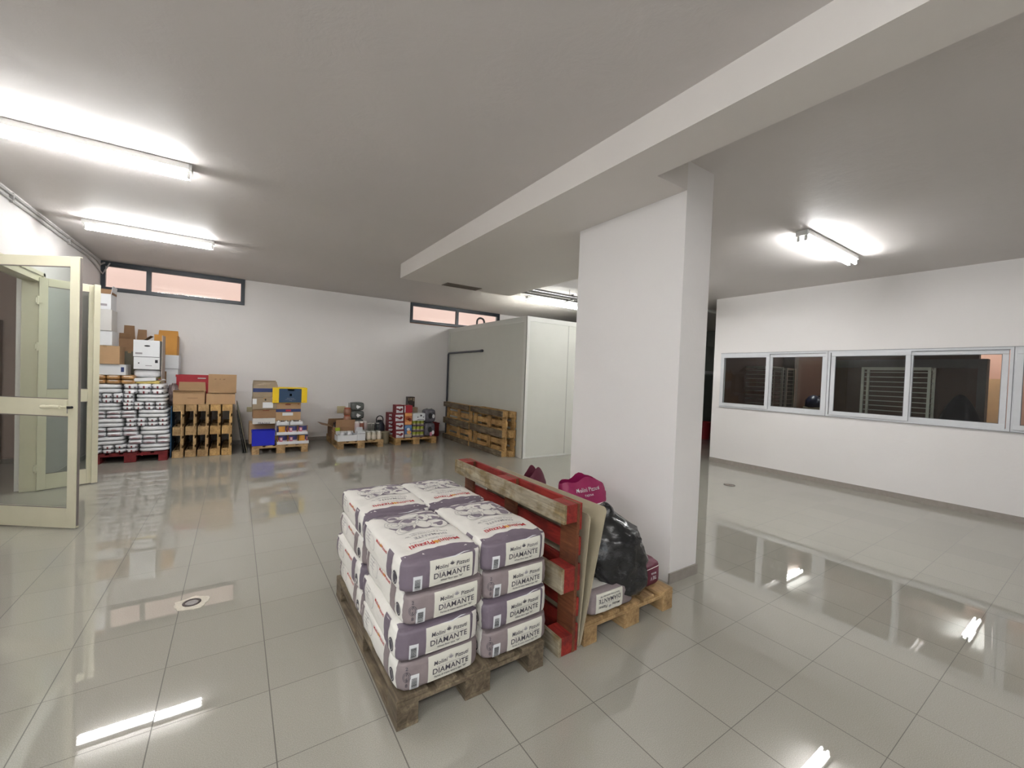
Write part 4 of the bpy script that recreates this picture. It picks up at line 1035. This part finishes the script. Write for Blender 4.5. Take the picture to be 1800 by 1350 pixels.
GLJ = mat('jar glass with pale contents', (196, 190, 172), .12, var=.15, nscale=30, coat=.6); GLC = glass('jar glass', (.80, .83, .80)); GLD = mat('silver jar lid', (205, 203, 196), .3, metal=.6); JLAB = mat('jar label', (206, 196, 180), .6)
for k in range(3):
    for q in range(2): small_jar(3.095+.108*k, 6.12+.11*q, .151, .051, .175, GLJ, GLD, 'lidded preserve jar, %s of three in the %s row of the lower tier' % (['left', 'middle', 'right'][k], ['front', 'back'][q]), group='preserve jars lower tier', labm=JLAB)
for k in range(3):
    e = thing('glass_jar', 'tall clear glass jar, %s of three standing on the preserve jars' % ['left', 'middle', 'right'][k], 'jar', (3.12+.085*k, 6.17, .328), 0, 'clear glass jars')
    MB().lathe([(.034, 0), (.038, .006), (.038, .10), (.030, .13), (.031, .165)], GLC, n=18, cap=False).build('body', e)
    MB().lathe([(.032, .150), (.034, .155), (.034, .166), (.031, .168)], GLD, n=18, cap=False).build('rim', e)
for k, (x, y, mm) in enumerate(((2.925, 6.42, TWH), (3.02, 6.44, mat('brown can print', (150, 92, 74), .35)), (3.10, 6.50, TWH))):
    e = thing('drink_can', 'tall white and brown can, %s of three behind the narrow white carton' % ['left', 'middle', 'right'][k], 'can', (x, y, .151), 0, 'tall cans')
    MB().lathe([(.045, 0), (.05, .01), (.05, .33), (.042, .355)], mat('white can print', (206, 200, 196), .3), n=20).build('body', e)
    MB().lathe([(.0512, .18), (.0512, .32)], mm, n=20, cap=False).build('label', e)
GPK = mat('grey pack film', (88, 92, 90), .2, var=.2, nscale=14, bmp=.5, bscale=30); GPS = mat('pale grey pack side', (150, 152, 150), .25, var=.1)
for k in range(4):
    e = thing('can_pack', 'film wrapped grey pack of cans, %s of the stack by the beige plate' % ['bottom', 'second', 'third', 'topmost'][k], 'pack', (2.985, 6.78, .151+.187*k), R(2*(-1)**k), 'grey can packs')
    link('pack_body', pack_mesh('plain', .15, .13, .092)[0].copy(), e, (0, 0, .093)); e.children[0].data.materials.clear(); e.children[0].data.materials.append(GPK)
    mb = MB(); mb.add([(-.02, -.131, .13), (.07, -.131, .09), (.0, -.131, .04), (-.03, -.131, .08)], [(0, 1, 2, 3)], PLAS); mb.build('print', e); MB().box(-.154, -.148, -.10, .10, .02, .165, GPS).build('side_panel', e)
for k in range(3):
    small_jar(2.785, 6.72, .30+.16*k if k else .30, .078, .158, mat('reddish preserve', (150, 106, 82), .3, coat=.4), mat('orange lid', (176, 84, 54), .4), 'orange lidded jar, %s of the column behind the opened carton' % ['bottom', 'middle', 'top'][k], group='orange lidded jars')
carton('plain carton supporting the orange lidded jars', 2.70, 2.865, 6.64, 6.80, .151, .298, CARDD) if False else None

# ---- pallet with cherry boxes and cans (x 3.66 .. 4.61)
CHR = mat('cherry red carton', (120, 26, 36), .5)
def cherry(x0, x1, z0, z1, y, label, d=.22):
    e = carton(label, x0, x1, y, y+d, z0, z1, CHR, tape=False, labels=((.07, .93, .06, .84, WBOX),), group='cherry boxes')
    W, H = x1-x0, z1-z0; mb = MB(); mp = Matrix(((1, 0, 0, 0), (0, 0, 1, -d/2-.004), (0, 1, 0, 0), (0, 0, 0, 1)))
    for a, b_, r_, q in ((-.25, .02, .24, .10), (.05, -.10, .22, .11), (.22, .02, .16, .13)): mb.prism(blob(a*W, H*.48+b_*H, r_*W, q*H, -.2), -.001, .001, CHR, mp)
    mb.box(-.25*W, .25*W, -d/2-.0045, -d/2-.003, H*.17, H*.20, INK)
    mb.build('cherry_print', e); return e
for k in range(4):
    cherry(3.665-.008*(k % 3)-.012*(k > 1), 3.855-.008*(k % 3)-.03*(k > 2), .151+.182*k, .331+.182*k, 6.10, 'red and white cherry box, %s of the front stack of four' % ['bottom', 'second', 'third', 'topmost'][k])
for k in range(3): cherry(3.66, 3.80, .151+.17*k, .319+.17*k, 6.62, 'red and white cherry box, %s of the stack behind the front one' % ['bottom', 'middle', 'top'][k])
for k in range(2): cherry(3.55, 3.652, .02+.17*k, .188+.17*k, 6.45, 'pale printed box, %s of the two beside the pallet edge' % ['lower', 'upper'][k], d=.2) if False else None
def sqtin(label, x0, x1, y, z0, z1, top, mid, low, spot):
    e = thing('printed_tin', label, 'tin', ((x0+x1)/2, y+.09, z0)); W, H = x1-x0, z1-z0; w2 = W/2
    MB().box(-w2, w2, -.09, .09, 0, H, mid, bev=.012).build('tin_body', e)
    MB().box(-w2+.006, w2-.006, -.0925, -.0905, H*.76, H*.96, top).box(-w2+.006, w2-.006, -.0925, -.0905, H*.05, H*.26, low).build('printed_band', e)
    mb = MB(); mp = Matrix(((1, 0, 0, 0), (0, 0, 1, -.0925), (0, 1, 0, 0), (0, 0, 0, 1)))
    for a, b_, r_, m_ in spot: mb.prism(blob(a*W, b_*H, r_*W, r_*H*.5), -.001, .001, m_, mp)
    mb.build('picture', e); return e
RUS = mat('rust orange', (168, 84, 50), .4); ORL = mat('pale orange', (220, 160, 96), .4)
sqtin('orange printed tin above the blue one beside the cherry boxes', 3.865, 4.035, 6.12, .432, .700, ORL, mat('warm orange tin', (196, 116, 70), .35), ORL, ((-.1, .55, .28, RUS), (.15, .45, .25, CHR), (-.05, .38, .2, ORL)))
sqtin('sky blue printed tin at the foot of the column beside the cherry boxes', 3.87, 4.04, 6.12, .151, .430, mat('sky blue print', (96, 132, 176), .35), mat('blue tin', (70, 104, 150), .35), mat('cream tin print', (176, 164, 144), .35), ((.0, .66, .22, WBOX), (.1, .42, .3, ORL)))
carton('red box on top of the orange printed tin', 3.855, 4.04, 6.13, 6.33, .702, .865, mat('bright red carton', (164, 34, 48), .5), tape=False, labels=((0, .12, .05, .95, WBOX),))
# stacked trays of green topped cans
GRN = mat('olive green can', (150, 160, 50), .35); PLT = mat('plum tray', (88, 70, 84), .6)
for r_ in range(3):
    tray(4.055, 4.335, 6.11, 6.31, .151+.123*r_, .035, 'plum cardboard tray, %s of the green can stack' % ['bottom', 'middle', 'top'][r_], m=PLT, group='trays of green cans')
    for k in range(3):
        e = thing('food_can', 'green can, %s in the %s plum tray' % (['left', 'middle', 'right'][k], ['bottom', 'middle', 'top'][r_]), 'can', (4.102+.092*k, 6.165, .156+.123*r_), 0, 'green cans in plum trays')
        MB().lathe([(.041, 0), (.043, .003), (.043, .112), (.041, .115)], GRN, n=18).build('can_body', e)
        MB().lathe([(.0438, .03), (.0438, .055)], mat('cream tin print'), n=18, cap=False).build('label', e)
carton('white carton with dark marks on top of the green cans', 4.045, 4.335, 6.10, 6.32, .522, .685, WBOX, tape=False, labels=((.60, .72, .60, .82, INK), (.36, .44, .42, .56, INK), (.82, .9, .42, .56, INK), (.38, .92, .14, .20, INK)), flaps=())
carton('small grey carton behind the white carton on the can stack', 4.10, 4.25, 6.35, 6.50, .151, .80, CARDG)
dk = carton('dark patterned tall box standing highest on the can pallet', 4.08, 4.245, 6.55, 6.70, .40, 1.03, mat('dark brown printed box', (44, 34, 30), .4), tape=False, labels=((.05, .2, .86, .97, CARDG), (.3, .6, .88, .96, CARDG), (.72, .95, .84, .97, CARDG), (.02, .12, .55, .75, CARDG)))
carton('brown carton under the dark patterned box', 4.05, 4.28, 6.53, 6.75, .151, .398, CARDD)
BPK = mat('dark grey bottle pack film', (92, 90, 98), .22, var=.25, nscale=16, bmp=.6, bscale=24)
for k in range(2):
    e = thing('bottle_pack', 'film wrapped grey bottle pack, %s at the right end of the pallet' % ['lower' , 'upper'][k], 'pack', (4.47, 6.24, .151+.312*k), 0, 'grey bottle packs')
    link('pack_body', pack_mesh('bottle', .135, .13, .155)[0].copy(), e, (0, 0, .156)); e.children[0].data.materials.clear(); e.children[0].data.materials.append(BPK)
    mp = Matrix(((1, 0, 0, 0), (0, 0, 1, -.131), (0, 1, 0, 0), (0, 0, 0, 1)))
    MB().prism(blob(-.01, .16, .045, .065), -.002, .002, BLK, mp).build('opening', e)
    mb = MB(); mb.prism(blob(.07, .09+.06*k, .03, .045), -.002, .0025, PLAS, mp)
    if k == 0: mb.prism(blob(.02, .055, .03, .05), -.002, .003, mat('pink bottle cap', (196, 130, 150), .4), mp)
    mb.build('print', e)
    for q in (-.06, .05): MB().lathe([(.04, .27), (.036, .30), (.018, .322 if k else .311), (.016, .33 if k else .3115)], GLC, n=14, cap=False).build('bottle_neck', e, (q, -.04, 0)) if k else None

# dark jug with handle and beige tub between the pallets
jg = thing('vacuum_jug', 'dark blue grey jug with a hoop handle on the floor between the pallets', 'jug', (3.50, 6.75, 0))
MB().lathe([(.10, 0), (.115, .02), (.115, .36), (.085, .43), (.05, .45)], mat('dark slate plastic', (44, 50, 60), .35), n=24).build('body', jg)
MB().tube([(-.07, 0, .42), (-.075, 0, .50)]+[(-.075*math.cos(a), 0, .50+.08*math.sin(a)) for a in [math.pi*i/8 for i in range(1, 8)]]+[(.075, 0, .50), (.07, 0, .42)], .012, BLK).build('handle', jg)
MB().lathe([(.05, .45), (.055, .455), (.055, .485), (.03, .49)], BLK, n=20).build('lid', jg)
tb = thing('tub', 'beige tub on the floor left of the cherry boxes', 'tub', (3.53, 6.43, 0)); BEI = mat('beige tub plastic', (150, 142, 118), .5)
MB().lathe([(.085, 0), (.10, .25), (.105, .26), (.095, .26), (.08, .01)], BEI, n=20, cap=False).cyl((0, 0, .0), (0, 0, .01), .084, BEI).build('body', tb); MB().lathe([(.106, .235), (.112, .24), (.112, .262), (.106, .265)], BEI, n=20, cap=False).build('rim', tb)
rb = thing('bin', 'dark red plastic bin in the corner by the back wall', 'bin', (4.95, 7.14, 0)); RBM = mat('dark red plastic', (128, 20, 28), .45)
b = MB()
for q in ((-.14, .14, -.12, -.11), (-.14, .14, .11, .12), (-.14, -.13, -.11, .11), (.13, .14, -.11, .11)): b.box(*q, .0, .34, RBM)
b.box(-.13, .13, -.11, .11, 0, .01, RBM); b.build('body', rb); MB().box(-.15, .15, -.13, -.12, .31, .34, RBM).box(-.15, .15, .12, .13, .31, .34, RBM).box(-.15, -.14, -.12, .12, .31, .34, RBM).box(.14, .15, -.12, .12, .31, .34, RBM).build('rim', rb)

# ================================================================== PASSAGE RIGHT OF THE PILLAR
e = thing('tall_cabinet', 'pale cabinet with a shelf line in the dim passage right of the pillar', 'cabinet', (12.6, 4.5, 0))
CAB = mat('pale grey cabinet', (150, 156, 150), .5)
MB().box(-.8, .8, 0, .6, 0, 2.72, CAB).build('body', e); MB().box(-.82, .82, -.03, 0, 1.90, 1.99, WFR).build('shelf', e); MB().box(-.79, .79, -.008, 0, .05, 1.86, mat('greenish grey panel', (104, 108, 100), .5)).build('door', e)
e = thing('bin', 'red bin on the passage floor right of the pillar', 'bin', (12.05, 4.05, 0))
MB().lathe([(.15, 0), (.19, .48), (.20, .50), (.185, .50), (.145, .01)], RBM, n=24, cap=False).cyl((0, 0, 0), (0, 0, .01), .148, RBM).build('body', e)

# ================================================================== THINGS INSIDE THE INNER ROOM
ALU = mat('dull aluminium', (168, 166, 156), .35, metal=.7)
def rack(label, x, y, W, D, H=2.03, n=20, rz=0):
    e = thing('tray_rack', label, 'rack', (x, y, 0), rz, 'bakery tray racks')
    for sx in (-W/2, W/2):
        for sy in (-D/2, D/2):
            MB().box(sy-.018, sy+.018, sx-.02, sx+.02, .02, H, ALU).build('post', e)
    MB().box(-D/2, D/2, -W/2, -W/2+.02, H-.03, H, ALU).box(-D/2, D/2, W/2-.02, W/2, H-.03, H, ALU).box(-D/2-.01, -D/2+.02, -W/2, W/2, H-.045, H, ALU).box(D/2-.02, D/2, -W/2, W/2, H-.045, H, ALU).build('top_frame', e)
    for i in range(n):
        z = .25+i*(H-.35)/(n-1)
        m = MB()
        m.box(-D/2, -D/2+.012, -W/2, W/2, z, z+.014, ALU); m.box(-D/2, D/2, -W/2, -W/2+.03, z, z+.006, ALU); m.box(-D/2, D/2, W/2-.03, W/2, z, z+.006, ALU)
        m.build('rung', e)
    for sx in (-W/2, W/2):
        for sy in (-D/2, D/2): MB().cyl((sy, sx-.012, .025), (sy, sx+.012, .025), .025, BLK).build('castor', e)
    return e
rack('aluminium tray rack seen through the leftmost sliding window', 10.45, 1.76, .56, .5)
rack('aluminium tray rack seen between the second and first sliding sashes', 11.3, 1.79, .45, .4)
rack('aluminium tray rack seen through the third and fourth sliding panes', 10.9, -.37, .92, .3, H=2.04)
# worktable with machines
wt = thing('worktable', 'pale worktop table inside the inner room behind the second pane', 'table', (13.2, 1.46, 0))
MB().box(-.4, .4, -.9, .5, .96, 1.0, mat('pale worktop', (176, 160, 130), .5)).build('tabletop', wt)
for a in (-.37, .37):
    for b_ in (-.87, .47): MB().box(a-.02, a+.02, b_-.02, b_+.02, 0, .96, STEEL).build('leg', wt)
mx = thing('mixer', 'navy domed dough machine on the inner worktable', 'machine', (13.05, 1.72, 1.0))
NV = mat('navy enamel', (26, 32, 52), .35)
MB().lathe([(.17, .10), (.19, .14), (.18, .28), (.11, .38), (.02, .42)], NV, n=24).build('dome', mx); MB().box(-.16, .16, -.18, .18, 0, .11, mat('grey machine base', (140, 134, 120), .5), bev=.01).build('base', mx)
MB().tube([(0, -.10, .40), (0, -.30, .36), (0, -.40, .16), (0, -.5, .1)], .02, BLK).build('hose', mx)
bw_ = thing('bowl', 'steel bowl on the inner worktable beside the navy machine', 'bowl', (13.1, 1.05, 1.0)); MB().lathe([(.08, 0), (.15, .06), (.19, .17), (.185, .17), (.14, .06), (.07, .01)], STEEL, n=24, cap=False).build('body', bw_); MB().tube([(.188*math.cos(a), .188*math.sin(a), .17) for a in [2*math.pi*i/20 for i in range(20)]], .006, STEEL, n=6, closed=True).build('rim', bw_)
# dark hooded coat over a stand
def coatf(a, b, c):
    z = c*.62; k = .20+.17*(1-c)/2 if c > .2 else .27
    k = .19+.09*min(1, (1-c)*1.1)
    s = 1+.06*noise.noise(Vector((a, b, c*.4))*3)
    return Vector((a*k*.8*s, b*k*s, z))
vs, fs = lump(coatf, 36, 22)
ct = thing('coat', 'dark navy hooded coat draped over a stand behind the fourth pane', 'coat', (11.35, -1.12, 0)); MB().add([Vector(v)+Vector((0, 0, .97)) for v in vs], fs, mat('dark navy cloth', (16, 20, 30), .9), smooth=True).build('coat_body', ct)
MB().cyl((0, 0, 0), (0, 0, .6), .02, STEEL).cyl((0, 0, 0), (0, 0, .02), .16, STEEL).build('stand', ct)
# downpipe and box on the far pink wall
dp = thing('wall_duct', 'grey vertical duct with a box on the pink inner wall', 'duct', (14.6, 2.0, 0))
MB().box(-.08, 0, -.04, .04, 1.65, ZC-.01, mat('grey duct', (176, 140, 124), .5)).build('duct', dp); MB().box(-.16, 0, -.14, .12, 1.5, 1.66, mat('dark duct box', (90, 84, 76), .5)).build('box', dp)
